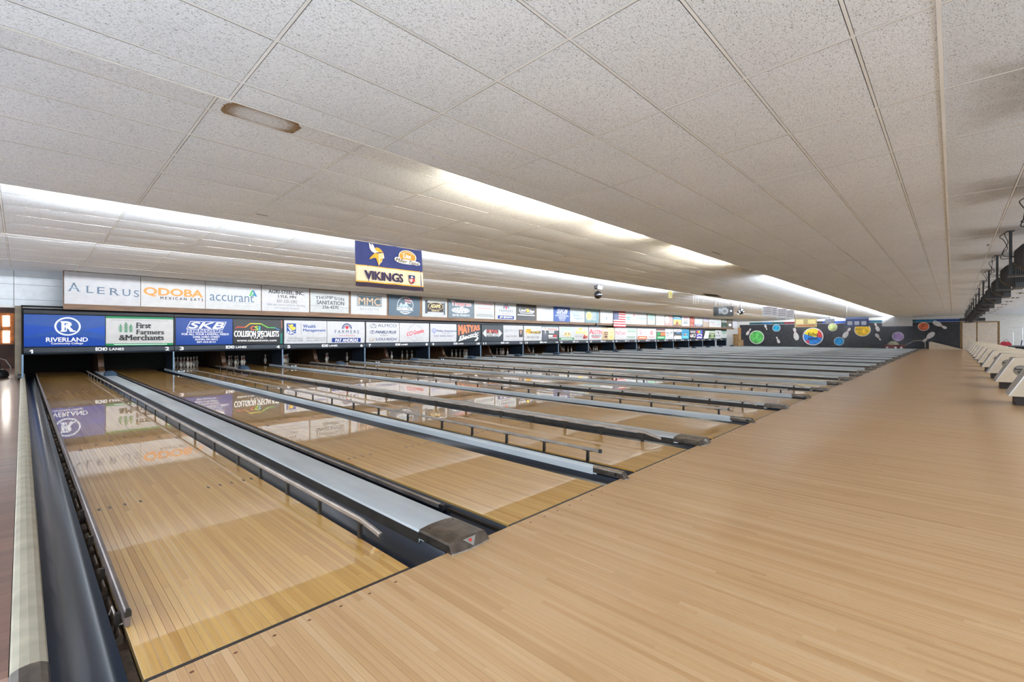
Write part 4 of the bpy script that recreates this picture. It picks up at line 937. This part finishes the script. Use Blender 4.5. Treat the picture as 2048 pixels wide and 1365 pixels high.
for i in range(2, 27):
    for dx, dy in rack:
        if i > 2 and random.random() < .42: continue
        x, y = lane_x(i) + LW / 2 + dx, 18.3 + dy
        if hidden(x, y): continue
        p = link('bowling_pin', pin_mesh, None, (x, y, 0.0), (0, 0, 0))
        rw_ = round(dy / .264); od = round(dx / .3048 + rw_ / 2)
        pos = 'head pin' if rw_ == 0 else ['', 'second-row pin', 'third-row pin', 'back-row pin'][rw_] + ', ' + ['first', 'second', 'third', 'fourth'][od] + ' from the lower-numbered side'
        tag(p, f'white red-striped {pos}, in the lane {num(i + 1)} rack', 'bowling pin', 'bowling pins')
        if i < 16: link('neck_stripe', ring, p)

# ------------------------------------------------------------------ covers and fittings near the pin end
m_cover = M('cover_blue', (42, 62, 82), .35, var=.25)
cover = MB()
lo = [(-.13, -.2, 0), (.13, -.2, 0), (.13, .2, 0), (-.13, .2, 0)]; mid = [(-.12, -.15, .07), (.12, -.15, .07), (.12, .18, .07), (-.12, .18, .07)]; hi = [(-.06, -.04, .13), (.06, -.04, .13), (.06, .12, .13), (-.06, .12, .13)]
cover.v = lo + mid + hi; cover.f = [(0, 1, 5, 4), (1, 2, 6, 5), (2, 3, 7, 6), (3, 0, 4, 7), (4, 5, 9, 8), (5, 6, 10, 9), (6, 7, 11, 10), (7, 4, 8, 11), (8, 9, 10, 11), (3, 2, 1, 0)]
cover = cover.mesh('sensor_cover', m_cover)
m_lens = M('lens_bright', (235, 240, 245), .2, emis=.6)
fit = MB().prism([(-.06, .0), (.06, .0), (.05, .03), (.02, .045), (-.02, .045), (-.05, .03)], -.1, .1, 'X').mesh('cap_fitting', M('fitting_steel', (90, 100, 110), .35, metal=.5))
for k in range(16):
    o = link('sensor_cover', cover, None, (P * k + cw, 15.1, .056))
    tag(o, f'dark blue faceted cover standing on the wide cap between lanes {num(2 * k + 1)} and {num(2 * k + 2)}', 'cover', 'faceted covers on the caps')
    if k < 8:
        o = link('cap_fitting', fit, None, (P * k + 2 * LW + GW + GN / 2, 15.3, .052)); tag(o, f'small steel fitting with two bright lenses on the narrow cap between lanes {num(2 * k + 2)} and {num(2 * k + 3)}', 'fitting', 'lens fittings on the caps')
        for dx in (-.07, .07): MB().disc((dx, -.056, .028), .014, 'Y', 8, .006).build('lens', m_lens, o)

# ------------------------------------------------------------------ ball returns on the approach
m_hood = M('hood_cream', (196, 184, 164), .42, var=.05)
m_trim = M('hood_trim', (206, 206, 208), .3, metal=.3)
hood_prof = [(.0, .16), (-.02, .15), (-1.25, .15), (-1.22, .62), (-1.16, .675), (-1.08, .69), (-.30, .69), (-.265, .675)]
hood = MB().prism(hood_prof, -.35, .35, 'X').mesh('hood', m_hood)
hood_front = MB().prism([(.014, .155), (.0, .15), (-.275, .68), (-.262, .69)], -.36, .36, 'X').mesh('front_trim', m_trim)
hbase = MB().box(-.31, .31, -1.15, -.075, 0, .15).mesh('base', M('base_dark', (38, 30, 26), .6, var=.2))
emb = MB().disc((-.3525, -.37, .42), .105, 'X', 28, .006).mesh('emblem', M('emblem_grey', (132, 130, 124), .5))
ORD = ['nearest', 'second nearest', 'third nearest', 'fourth nearest', 'fifth nearest', 'sixth nearest', 'seventh nearest', 'eighth nearest', 'ninth nearest', 'tenth nearest', 'eleventh nearest', 'twelfth nearest', 'farthest']
for n, k in enumerate(range(3, 16)):
    b = thing('ball_return', f'cream wedge-shaped ball return hood on a dark base, {ORD[n]} to the camera', 'ball return', (P * k + cw, -2.665, 0), 'ball returns')
    link('hood', hood, b); link('front_trim', hood_front, b); link('base', hbase, b); e = link('emblem', emb, b)
    if k < 9:
        add_print(e, [('T', 'Brunswick', .5, .62, .8, .2, (40, 36, 34), 'B'), ('O', .5, .5, .5, .5, .04, (70, 66, 62)), ('P', [(.3, .2), (.25, .45), (.4, .35), (.5, .5), (.6, .35), (.75, .45), (.7, .2)], (60, 56, 52))], .21, .21,
                  lambda a, c, l: (-.3555 - l, -.37 + .105 - a, .42 - .105 + c), base=.001, step=.0006, zmax=9)

# ------------------------------------------------------------------ monitors hanging from the ceiling
m_mon = M('monitor_case', (44, 46, 48), .5, var=.2)
pole = MB().box(-.02, .02, -.02, .02, -.78, 0).box(-.05, .05, -.05, .05, -.014, 0).mesh('pole', m_dark)
tray = MB().box(-.14, .14, -.24, .03, -.80, -.775).mesh('tray', m_dark)
case = MB(); r1 = [(-.31, -.775), (.31, -.775), (.31, -.19), (-.31, -.19)]; r2 = [(-.30, -.72), (.30, -.72), (.30, -.20), (-.30, -.20)]; r3 = [(-.22, -.66), (.22, -.66), (.22, -.28), (-.22, -.28)]; r4 = [(-.13, -.58), (.13, -.58), (.13, -.36), (-.13, -.36)]
for rr, y in ((r1, -.40), (r1, -.26), (r2, -.25), (r3, -.12), (r4, -.045)): case.v += [(a, y, z) for a, z in rr]
for j in range(4):
    for q in range(4): case.f.append((j * 4 + q, j * 4 + (q + 1) % 4, j * 4 + 4 + (q + 1) % 4, j * 4 + 4 + q))
case.f += [(3, 2, 1, 0), (16, 17, 18, 19)]
case = case.mesh('case', m_mon)
vent = MB()
for q in range(4): vent.box(-.3125, -.309, -.39 + .032 * q, -.372 + .032 * q, -.66, -.32)
vent = vent.mesh('vent_slots', m_black)
def cable(s):
    rnd = random.Random(s); p = [(rnd.uniform(-.06, .06), .05, -.02)]
    for q in range(5): p.append((rnd.uniform(-.12, .12), rnd.uniform(.02, .16), -.06 - .1 * q + rnd.uniform(-.03, .03)))
    p.append((0, -.08, -.45)); q = []
    for j in range(len(p) - 1):
        a, b, c, d = (Vector(p[min(max(j + o, 0), len(p) - 1)]) for o in (-1, 0, 1, 2))
        for t in (0, .25, .5, .75): q.append(.5 * ((2 * b) + (c - a) * t + (2 * a - 5 * b + 4 * c - d) * t * t + (3 * b - a - 3 * c + d) * t ** 3))
    p = q + [p[-1]]; return MB().tube(p, .006, 5).mesh('cable', m_dark, True)
cables = [cable(q) for q in range(4)]
for n, k in enumerate(range(2, 16)):
    o = thing('overhead_monitor', f'black cased scoring monitor on a ceiling pole, {"cut by the right edge of the frame" if n == 0 else (ORD[n - 1] + " of those wholly in the row")}', 'monitor', (P * k + cw, -2.70, 2.985), 'overhead monitors')
    link('pole', pole, o); link('tray', tray, o); c = link('case', case, o); link('vent_slots', vent, c)
    for q in range(2): link('cable', cables[(n + 2 * q) % 4], o)

m_vf = M('vent_frame', (190, 188, 184), .5)
for n, k in enumerate(range(5, 16)):
    o = MB().box(-.5, .5, -.16, .16, -.012, .0).build('ceiling_vent', m_vf, None, (P * k + 2.0, -4.12, 2.985))
    tag(o, f'flat ceiling vent with two dark slots, {ORD[min(n, 11)]} to the camera' if n < 10 else 'flat ceiling vent with two dark slots, farthest along the row', 'vent', 'ceiling vents')
    for s in (-.07, .07): MB().box(-.42, .42, s - .035, s + .035, -.0145, -.012).build('slot', m_black, o)

# ------------------------------------------------------------------ team banner
def cloth(name, label, cat, x, y, z, W, H, els, wave, bg, mat_rough=.8, group=None):
    def surf(a, b, lift): return (a, wave(a / W, b / H) - lift, b)
    n, m = 24, 12; mb = MB(); mb.v = [surf(W * i / n, H * j / m, 0) for j in range(m + 1) for i in range(n + 1)]
    for j in range(m):
        for i in range(n): q = j * (n + 1) + i; mb.f.append((q, q + 1, q + n + 2, q + n + 1))
    o = mb.build(name, M('cloth_%d_%d_%d' % bg, bg, mat_rough), None, (x, y, z), True); tag(o, label, cat, group)
    groups = {}
    for k, el in enumerate(els):
        col = tuple(el[COLPOS[el[0]]]); g = groups.setdefault(('lettering' if el[0] == 'T' else 'printed_shape', col), [])
        ts = shape_tris(el, W, H); cl = .003 + .0011 * k
        for t0 in ts:
          if t0 is None: cl += .0001; continue
          for t in split_tris([t0], .07):
            st = [t]
            while st:                                   # also split across so print follows the folds
                q = st.pop(); xs = [p[0] for p in q]
                if max(xs) - min(xs) > .09:
                    e = max(range(3), key=lambda s: abs(q[s][0] - q[(s + 1) % 3][0])); a, b, c = q[e], q[(e + 1) % 3], q[(e + 2) % 3]; mm = ((a[0] + b[0]) / 2, (a[1] + b[1]) / 2); st += [(a, mm, c), (mm, b, c)]
                else: g.append([surf(p[0], p[1], cl) for p in q])
    for (nm, col), ts in groups.items():
        mb = MB()
        for t in ts: i = len(mb.v); mb.v += t; mb.f.append((i, i + 1, i + 2))
        mb.build(nm, M('clothprint_%d_%d_%d' % col, col, .8, var=.05), o)
    return o
GOLD = (222, 168, 56); PUR = (48, 40, 84); CRM = (226, 214, 190); BLU = (46, 60, 122)
vk = [R_ for R_ in [('R', 0, .455, 1, .475, GOLD), ('R', 0, .125, 1, .455, CRM), ('R', 0, .10, 1, .128, GOLD), ('R', 0, 0, 1, .10, (44, 34, 60)), ('R', 0, .125, .035, .455, (214, 196, 160))]]
vx = lambda x: (x - 330) / 1320
def vy(x, y): t = 190 + 210 * vx(x); b = 1090 + 95 * vx(x); return 1 - (y - t) / (b - t)
def vp(pts, col): return ('P', [(vx(x), vy(x, y)) for x, y in pts], col)
vk += [vp([(575, 242), (600, 300), (640, 375), (700, 395), (755, 425), (740, 450), (690, 455), (620, 410), (585, 350)], WH), vp([(625, 255), (655, 285), (682, 345), (668, 380), (640, 330)], WH),
       vp([(680, 352), (720, 335), (770, 352), (820, 400), (845, 432), (760, 432), (700, 395)], GOLD), vp([(690, 440), (845, 425), (848, 448), (690, 470)], (60, 40, 70)), vp([(690, 450), (760, 455), (745, 500), (700, 545), (660, 540), (600, 562), (566, 568), (600, 520), (655, 468)], GOLD),
       vp([(755, 455), (845, 440), (858, 490), (866, 545), (830, 555), (812, 620), (775, 650), (748, 700), (735, 610), (745, 500)], (236, 200, 160)), vp([(700, 540), (740, 500), (755, 620), (748, 700), (730, 610)], GOLD), vp([(775, 560), (830, 556), (800, 600), (775, 640)], GOLD), vp([(830, 470), (862, 545), (836, 548)], WH),
       ('E', .757, .785, .142, .155, WH), ('E', .757, .785, .130, .142, (196, 146, 60)), ('L', [(.66, .84), (.757, .905), (.85, .85)], .008, WH), ('T', 'Lite', .752, .80, .115, .10, WH, 'B', -.02),
       ('E', .745, .665, .20, .055, WH), ('E', .60, .70, .055, .05, WH), ('E', .90, .65, .05, .045, WH), ('T', 'Miller Time', .745, .668, .37, .085, BK, 'bi', -.06),
       ('T', 'VIKINGS', .392, .262, .56, .19, PUR, 'B'),
       ('P', [(.768, .36), (.795, .345), (.816, .365), (.838, .345), (.866, .36), (.864, .2), (.816, .145), (.770, .2)], (44, 56, 110)), ('P', [(.772, .28), (.862, .28), (.860, .2), (.816, .15), (.774, .2)], (196, 60, 60)), ('T', 'NFL', .816, .235, .075, .075, WH, 'b'), ('E', .816, .315, .02, .022, WH)]
o = cloth('team_banner', 'blue, gold and cream football banner hanging from the ceiling step', 'banner', 3.77, 5.70, 2.045, 1.42, .82, vk, lambda u, v: (.018 * math.sin(u * 17 + 1) + .012 * math.sin(u * 31)) * (1 - .75 * v) - .05 * (1 - v), BLU)
MB().tube([(-.02, .0, .82), (1.44, .0, .82)], .009, 6).build('hanging_rod', M('rod_pale', (196, 190, 170), .5), o)

fl = []
for k in range(13): fl.append(('R', 0, 1 - (k + 1) / 13, 1, 1 - k / 13, (170, 44, 58) if k % 2 == 0 else (224, 220, 214)))
fl.append(('R', 0, 6 / 13, .42, 1, (44, 54, 100)))
for r_ in range(9):
    for c_ in range(6 if r_ % 2 == 0 else 5): fl.append(('E', .035 + .07 * c_ + (0 if r_ % 2 == 0 else .035), 1 - (r_ + .75) * .0575, .012, .014, (226, 226, 230)))
cloth('national_flag', 'striped flag with starred blue corner hanging over the upper signs', 'flag', 29.06, YS - .07, 1.80, 1.72, 1.15, fl, lambda u, v: .03 * math.sin(u * 13 + v * 2), (180, 60, 66))

# ------------------------------------------------------------------ things hung from the ceiling
def face_cam(x, y): return math.atan2(CAM[1] - y, CAM[0] - x) + math.pi / 2      # turns a -y face to the camera
db = thing('disco_ball', 'small mirrored ball under a black motor on the ceiling', 'mirror ball', (13.63, 7.06, 2.60))
MB().lathe([(.001, -.14)] + [(.14 * math.cos(a * math.pi / 20), .14 * math.sin(a * math.pi / 20)) for a in range(-9, 10)] + [(.001, .14)], 22).build('ball', M('mirror_facets', (84, 84, 88), .12, metal=1.0, var=.9, scale=60), db)
MB().tube([(0, 0, .14), (0, 0, .2)], .008, 6).build('shaft', m_dark, db)
MB().box(-.14, .04, -.07, .07, .2, .32).box(-.2, -.14, -.03, .03, .24, .3).build('motor', m_dark, db)
MB().prism([(.04, .2), (.16, .21), (.18, .31), (.04, .32)], -.07, .07, 'Y').build('spot_lamp', M('spot_grey', (130, 140, 150), .3, metal=.5), db)
MB().tube([(0, 0, .32), (0, 0, .36)], .05, 8).build('ceiling_plate', m_dark, db)
x, y = 23.4, 6.2
sp_ = thing('loudspeaker', 'large black loudspeaker with grey cone slung under the ceiling', 'speaker', (x, y, 2.37), None, (0, 0, face_cam(x, y)))
MB().prism([(-.45, -.22), (.42, -.25), (.45, -.2), (.45, .2), (.42, .22), (-.45, .22)], -.15, .25, 'Y').build('cabinet', m_dark, sp_)
MB().box(-.44, -.24, -.156, -.15, -.2, .2).build('side_grille', m_black, sp_)
MB().disc((.06, -.155, .0), .17, 'Y', 24, .012).build('cone', M('cone_grey', (150, 154, 158), .5), sp_); MB().disc((.06, -.165, 0), .07, 'Y', 16, .02).build('dust_cap', M('cone_dark', (96, 100, 104), .4), sp_)
MB().box(-.2, -.1, -.162, -.15, -.13, .12).build('horn', M('horn_steel', (120, 130, 140), .4), sp_); MB().disc((.34, -.158, 0), .05, 'Y', 12, .012).build('tweeter', m_white, sp_)
for dx in (-.35, .35): MB().tube([(dx, .05, .2), (dx, .05, .57)], .006, 5).build('chain', m_dark, sp_)
x, y = 26.0, 6.2
dl = thing('effect_light', 'black knobbly effect light beside the loudspeaker', 'stage light', (x, y, 2.46), None, (0, 0, face_cam(x, y)))
MB().lathe([(.02, -.16), (.12, -.12), (.18, -.02), (.16, .06), (.08, .12), (.03, .16)], 10).build('body', m_dark, dl)
for a in range(6): MB().disc((.13 * math.cos(a), -.15, .11 * math.sin(a * 1.7) - .03), .035, 'Y', 8, .03).build('lens', m_lens, dl)
MB().box(-.2, .2, -.03, .03, -.08, -.04).build('bracket', m_dark, dl); MB().tube([(0, 0, .16), (0, 0, .535)], .03, 8).build('hanger', m_dark, dl)
ys = make_sign('hanging_sign', 'small yellow sign hanging edgeways from the ceiling step', 'sign', 16.5, 5.80, 2.60, .30, .27, (206, 186, 60), [('R', .1, .15 + .2 * k, .9, .25 + .2 * k, (110, 100, 40)) for k in range(4)])
for dx in (.03, .27): MB().tube([(dx, .006, .26), (dx, .006, .41)], .003, 4).build('hanging_wire', m_trim, ys)
for k, (x, l) in enumerate([(18.7, .40), (18.95, .40), (19.2, .36)] + [(21.2 + .42 * q, random.uniform(.2, .36)) for q in range(14)] + [(29 + .8 * q, .3) for q in range(6)]):
    s = MB().prism([(-.009, 0), (.009, 0), (.009, .002), (-.009, .002)], -l - .14, 0, 'Z').build('streamer', m_white, None, (x, 5.76, 3.005))
    tag(s, f'thin white paper strip dangling from the ceiling step, {num(k + 1)} along from the small yellow sign', 'streamer', 'hanging paper strips')
def poster(name, label, x, y, z, W, H, bg, els, ztop=2.9, cat='poster'):
    o = make_sign(name, label, cat, x, y, z, W, H, bg, els); o.rotation_euler.z = face_cam(x, y)
    for dx in (.06, W - .06): MB().tube([(dx, .006, H - .02), (dx, .006, ztop - z)], .004, 4).build('hanging_wire', m_trim, o)
    return o
fr(0, 0, 100, 60)
for k, x in enumerate((28.3, 29.4, 31.4, 33.2)):
    poster('hanging_card', ['first', 'second', 'third', 'fourth'][k] + ' small white lettered card in the row under the ceiling step', x, 5.8, 2.25 - .0 * k, .5, .55, (206, 204, 206), rules(8, 6, 92, 52, 4, (120, 116, 124), .4))
poster('hanging_poster', 'pale yellow hanging poster above the large painted ball', 38.0, 6.3, 1.78, 1.35, .62, (224, 204, 150), [R(6, 6, 40, 40, (236, 224, 170)), R(60, 8, 94, 36, (236, 226, 160)), *rules(10, 44, 90, 56, 1, (190, 120, 90), .8)])
poster('hanging_poster', 'violet-grey hanging notice with white columns', 33.0, 2.6, 1.70, 1.08, .56, (70, 80, 124), [R(0, 0, 100, 14, (130, 146, 186)), *[R(8 + 30 * q, 26, 30 + 30 * q, 50, (196, 204, 220)) for q in range(3)]])
poster('hanging_poster', 'plain white hanging banner before the mural', 52.4, 2.6, 2.0, 2.05, .82, (226, 226, 226), rules(30, 8, 70, 24, 2, LG, .3))
ms = thing('wall_monitor', 'small dark screen hung below the far ceiling', 'monitor', (48.6, 5.9, 2.45), None, (0, 0, face_cam(48.6, 5.9)))
MB().box(-.36, .36, -.04, .06, -.2, .2).build('case', m_dark, ms); MB().box(-.32, .32, -.046, -.04, -.17, .17).build('screen', M('screen_grey', (80, 84, 96), .2), ms); MB().tube([(0, .02, .2), (0, .02, .5)], .02, 6).build('pole', m_dark, ms)
sc = thing('security_camera', 'small black camera under the upper signs', 'camera', (26.9, YS - .06, 1.93)); MB().tube([(0, 0, .05), (0, .05, .12)], .015, 6).build('arm', m_dark, sc); MB().box(-.12, .06, -.08, .03, -.06, .05).build('body', m_dark, sc)

# ------------------------------------------------------------------ the painted far wall
def paint_disc(y, z, r, col, edge=(214, 210, 206)):
    MB().disc((XW - .052, y, z), r, 'X', 32, .004).build('painted_ball', M('paint_%d_%d_%d' % edge, edge, .6), wr); o = MB().disc((XW - .055, y, z), r * .9, 'X', 32, .004).build('painted_ball', M('paint_%d_%d_%d' % col, col, .55, var=.3, scale=3), wr)
    return o
for y, z, r, c in ((14.15, 1.0, .77, (96, 190, 96)), (12.15, 2.03, .39, (30, 140, 176)), (6.45, .61, .43, (30, 140, 200)), (6.98, 2.04, .40, (176, 186, 120)), (4.53, 1.76, .66, (222, 178, 40)), (1.82, 1.1, .44, (180, 150, 200)), (0.0, 2.02, .40, (206, 100, 60))): paint_disc(y, z, r, c)
paint_disc(8.71, 1.09, .93, (40, 120, 196))
def wallshape(pts, col, x=XW - .0595, nm='painted_shape'):
    MB().prism(pts, x - .001, x + .001, 'X').build(nm, M('paint_%d_%d_%d' % col, col, .55, var=.1), wr)
arc = lambda c, r, a0, a1, n=12: [(c[0] + r * math.cos(a0 + (a1 - a0) * k / n), c[1] + r * math.sin(a0 + (a1 - a0) * k / n)) for k in range(n + 1)]
C0 = (8.71, 1.09)
wallshape(arc(C0, .83, .35, 2.2) + [(8.4, 1.0), (8.9, 1.15)], (226, 200, 50)); wallshape(arc(C0, .83, 2.2, 3.3)[::-1] + [(8.35, 1.05)], (200, 60, 60)); wallshape(arc(C0, .83, -1.2, -.6) + [(9.1, .75)], (196, 50, 56))
add_print(wr, [('T', 'Echo', .5, .68, .55, .26, (28, 28, 34), 'b'), ('T', 'Lanes', .5, .36, .55, .22, (30, 36, 60), 'b')], 1.5, 1.3, lambda a, b, l: (XW - .062 - l, 8.71 + .75 - a, .45 + b), step=.0)
def paint_pin(y, z, h, ang):
    half = [(.0, 0), (.13, .02), (.21, .16), (.235, .30), (.20, .46), (.105, .62), (.09, .70), (.13, .84), (.125, .93), (.07, 1.0)]
    pts = [(a, b) for a, b in half] + [(-a, b) for a, b in reversed(half) if a]
    ca, sa = math.cos(ang), math.sin(ang); t = lambda a, b: (y + (a * ca - (b - .5) * sa) * h, z + (a * sa + (b - .5) * ca) * h)
    wallshape([t(a * .8, b) for a, b in pts], (206, 200, 196), XW - .054, 'painted_pin'); wallshape([t(a, b) for a, b in ((-.08, .64), (.08, .64), (.078, .68), (-.078, .68))], (180, 60, 60), XW - .0565, 'painted_pin')
for y, z, h, a in ((15.0, 1.62, .85, .55), (13.2, 2.12, .6, 2.8), (12.0, .70, .75, -.4), (10.3, 1.35, 1.35, -.2), (5.8, 1.45, 1.15, .5), (3.4, 2.0, .85, -.35), (3.3, 1.05, .75, 2.6), (-.35, 1.05, 1.15, 3.85), (-1.1, 2.15, 1.1, 2.2)): paint_pin(y, z, h, a)
# sliding panels beside the mural
dr = struct('door_1', MB().box(XW - .04, XW, -4.86, -2.44, 0, 2.42), M('door_frame_wood', (128, 96, 52), .6, var=.25))
for a, b in ((-3.44, -2.58), (-4.72, -3.52)): MB().box(XW - .06, XW - .04, a, b, 0, 2.33).build('panel', M('door_panel_cream', (206, 190, 172), .6), dr)
struct('trim_3', MB().box(XW - .05, XW, -4.0, -2.4, 2.46, 2.72), M('sign_dark_band', (34, 34, 40), .5))
# far corner oddments
st = thing('timber_stack', 'pale timber post and offcuts leaning at the far end of the masking', 'timber', (56.2, 15.6, 0))
MB().box(-.06, .06, .0, .3, 0, 2.1).build('post', M('timber_orange', (176, 130, 84), .6, var=.15), st); MB().box(-.06, .06, -.25, .1, 0, .7).build('offcut', M('timber_pale', (166, 132, 96), .6, var=.2), st)
cb = thing('packing_crate', 'tall brown packing crate beside the timber post', 'crate', (55.3, 15.75, 0)); MB().prism([(-.35, 0), (.4, 0), (.3, 1.35), (-.3, 1.35)], -.3, .3, 'Y').build('box', M('crate_brown', (140, 110, 72), .7, var=.2), cb); MB().box(-.28, .28, -.312, -.3, .55, .65).build('strap', M('crate_strap', (90, 70, 46), .7), cb)
rp = tag(MB().prism([(-.45, 0), (-.45, .64), (-.6, .64), (-2.5, .03), (-2.5, 0)], 54.2, 55.3, 'X').build('ramp', M('ramp_cream', (196, 180, 160), .6)), 'cream wedge ramp at the far end of the approach', 'ramp')
lm = thing('lane_machine', 'squat dark red lane machine with a domed top and tube handle', 'machine', (54.6, 1.9, 0))
MB().box(-.4, .4, -.7, .7, .08, .34).build('body', M('machine_red', (110, 40, 44), .5, var=.3), lm); MB().lathe([(.42, .0), (.40, .12), (.3, .26), (.12, .34)], 14, (0, .1, .34)).build('dome', M('machine_olive', (150, 146, 120), .5, var=.2), lm)
for dy in (-.5, -.1, .5): MB().disc((-.42, dy, .09), .09, 'X', 12, .05).build('wheel', m_white, lm)
MB().tube([(-.1, -.6, .2), (-.1, -1.35, .72), (-.1, -2.2, .74)], .035, 6).build('handle', m_rail, lm); MB().tube([(-.1, -2.1, .74), (-.1, -2.1, .0)], .03, 6).build('handle_leg', m_rail, lm)
tb = thing('low_counter', 'low black counter at the seating edge', 'counter', (48, -5.6, 0)); MB().box(-2, 2, -1.6, 1.4, .40, .47).build('top', m_dark, tb); MB().box(-1.9, 1.9, -1.5, 1.3, .0, .40).build('plinth', m_black, tb)
rb = thing('red_bag', 'red and black bag lying on the low counter', 'bag', (47.2, -4.66, .47)); MB().prism([(-.25, 0), (.25, 0), (.28, .1), (.22, .26), (.1, .3), (-.16, .27), (-.28, .12)], -.15, .15, 'X').build('body', M('bag_red', (170, 34, 52), .7, var=.3), rb); MB().tube([(0, -.14, .26), (0, -.08, .40), (0, .06, .40), (0, .12, .27)], .014, 5).build('handle', m_dark, rb)
ch = thing('blue_chair', 'blue plastic chair beyond the low counter', 'chair', (51.0, -5.45, -.005)); MB().prism([(-.24, .42), (.24, .42), (.24, .46), (-.24, .46)], -.22, .22, 'X').build('seat', M('chair_blue', (40, 70, 110), .5), ch); MB().prism([(-.24, .46), (-.28, .84), (-.24, .84), (-.2, .46)], -.22, .22, 'X').build('backrest', MATS['chair_blue'], ch)
for a in (-.2, .2):
    for b in (-.2, .2): MB().tube([(a, b, 0), (a, b, .42)], .015, 5).build('leg', m_rail, ch)
ck = thing('coat_rack', 'thin white tube rack against the far wall', 'rack', (54.2, -5.45, -.005))
for dy in (0, -.5): MB().tube([(0, dy, 0), (0, dy, 1.45 if dy == 0 else 1.85)], .025, 6).build('upright', m_trim, ck)
MB().tube([(0, .3, 1.85), (0, -1.2, 1.85)], .02, 6).build('bar', m_trim, ck); MB().tube([(0, 0, 1.45), (0, -.5, 1.45)], .02, 6).build('bar', m_trim, ck)
# passage on the left
fm = thing('floor_machine', 'dark floor machine with a curved pale hose in the left passage', 'machine', (-.80, 17.6, -.03))
MB().lathe([(.24, 0), (.27, .06), (.26, .16), (.18, .24)], 18).build('brush_housing', m_dark, fm); MB().lathe([(.1, .24), (.12, .32), (.1, .46), (.06, .5)], 10).build('motor', M('machine_steel', (120, 112, 110), .4, metal=.5), fm)
MB().tube([(-.05, -.05, .48), (.08, -.02, .56), (.2, .02, .5), (.29, .04, .32), (.31, .05, .1)], .014, 6).build('hose', M('hose_pale', (170, 160, 158), .5), fm)
rw = thing('bumper_wheel', 'small black rubber wheel at the foot of the taupe post', 'wheel', (-.33, 16.30, .05)); MB().disc((0, 0, 0), .08, 'X', 16, .06).build('tyre', m_dark, rw); MB().disc((.0, 0, 0), .03, 'X', 10, .07).build('hub', m_rail, rw)
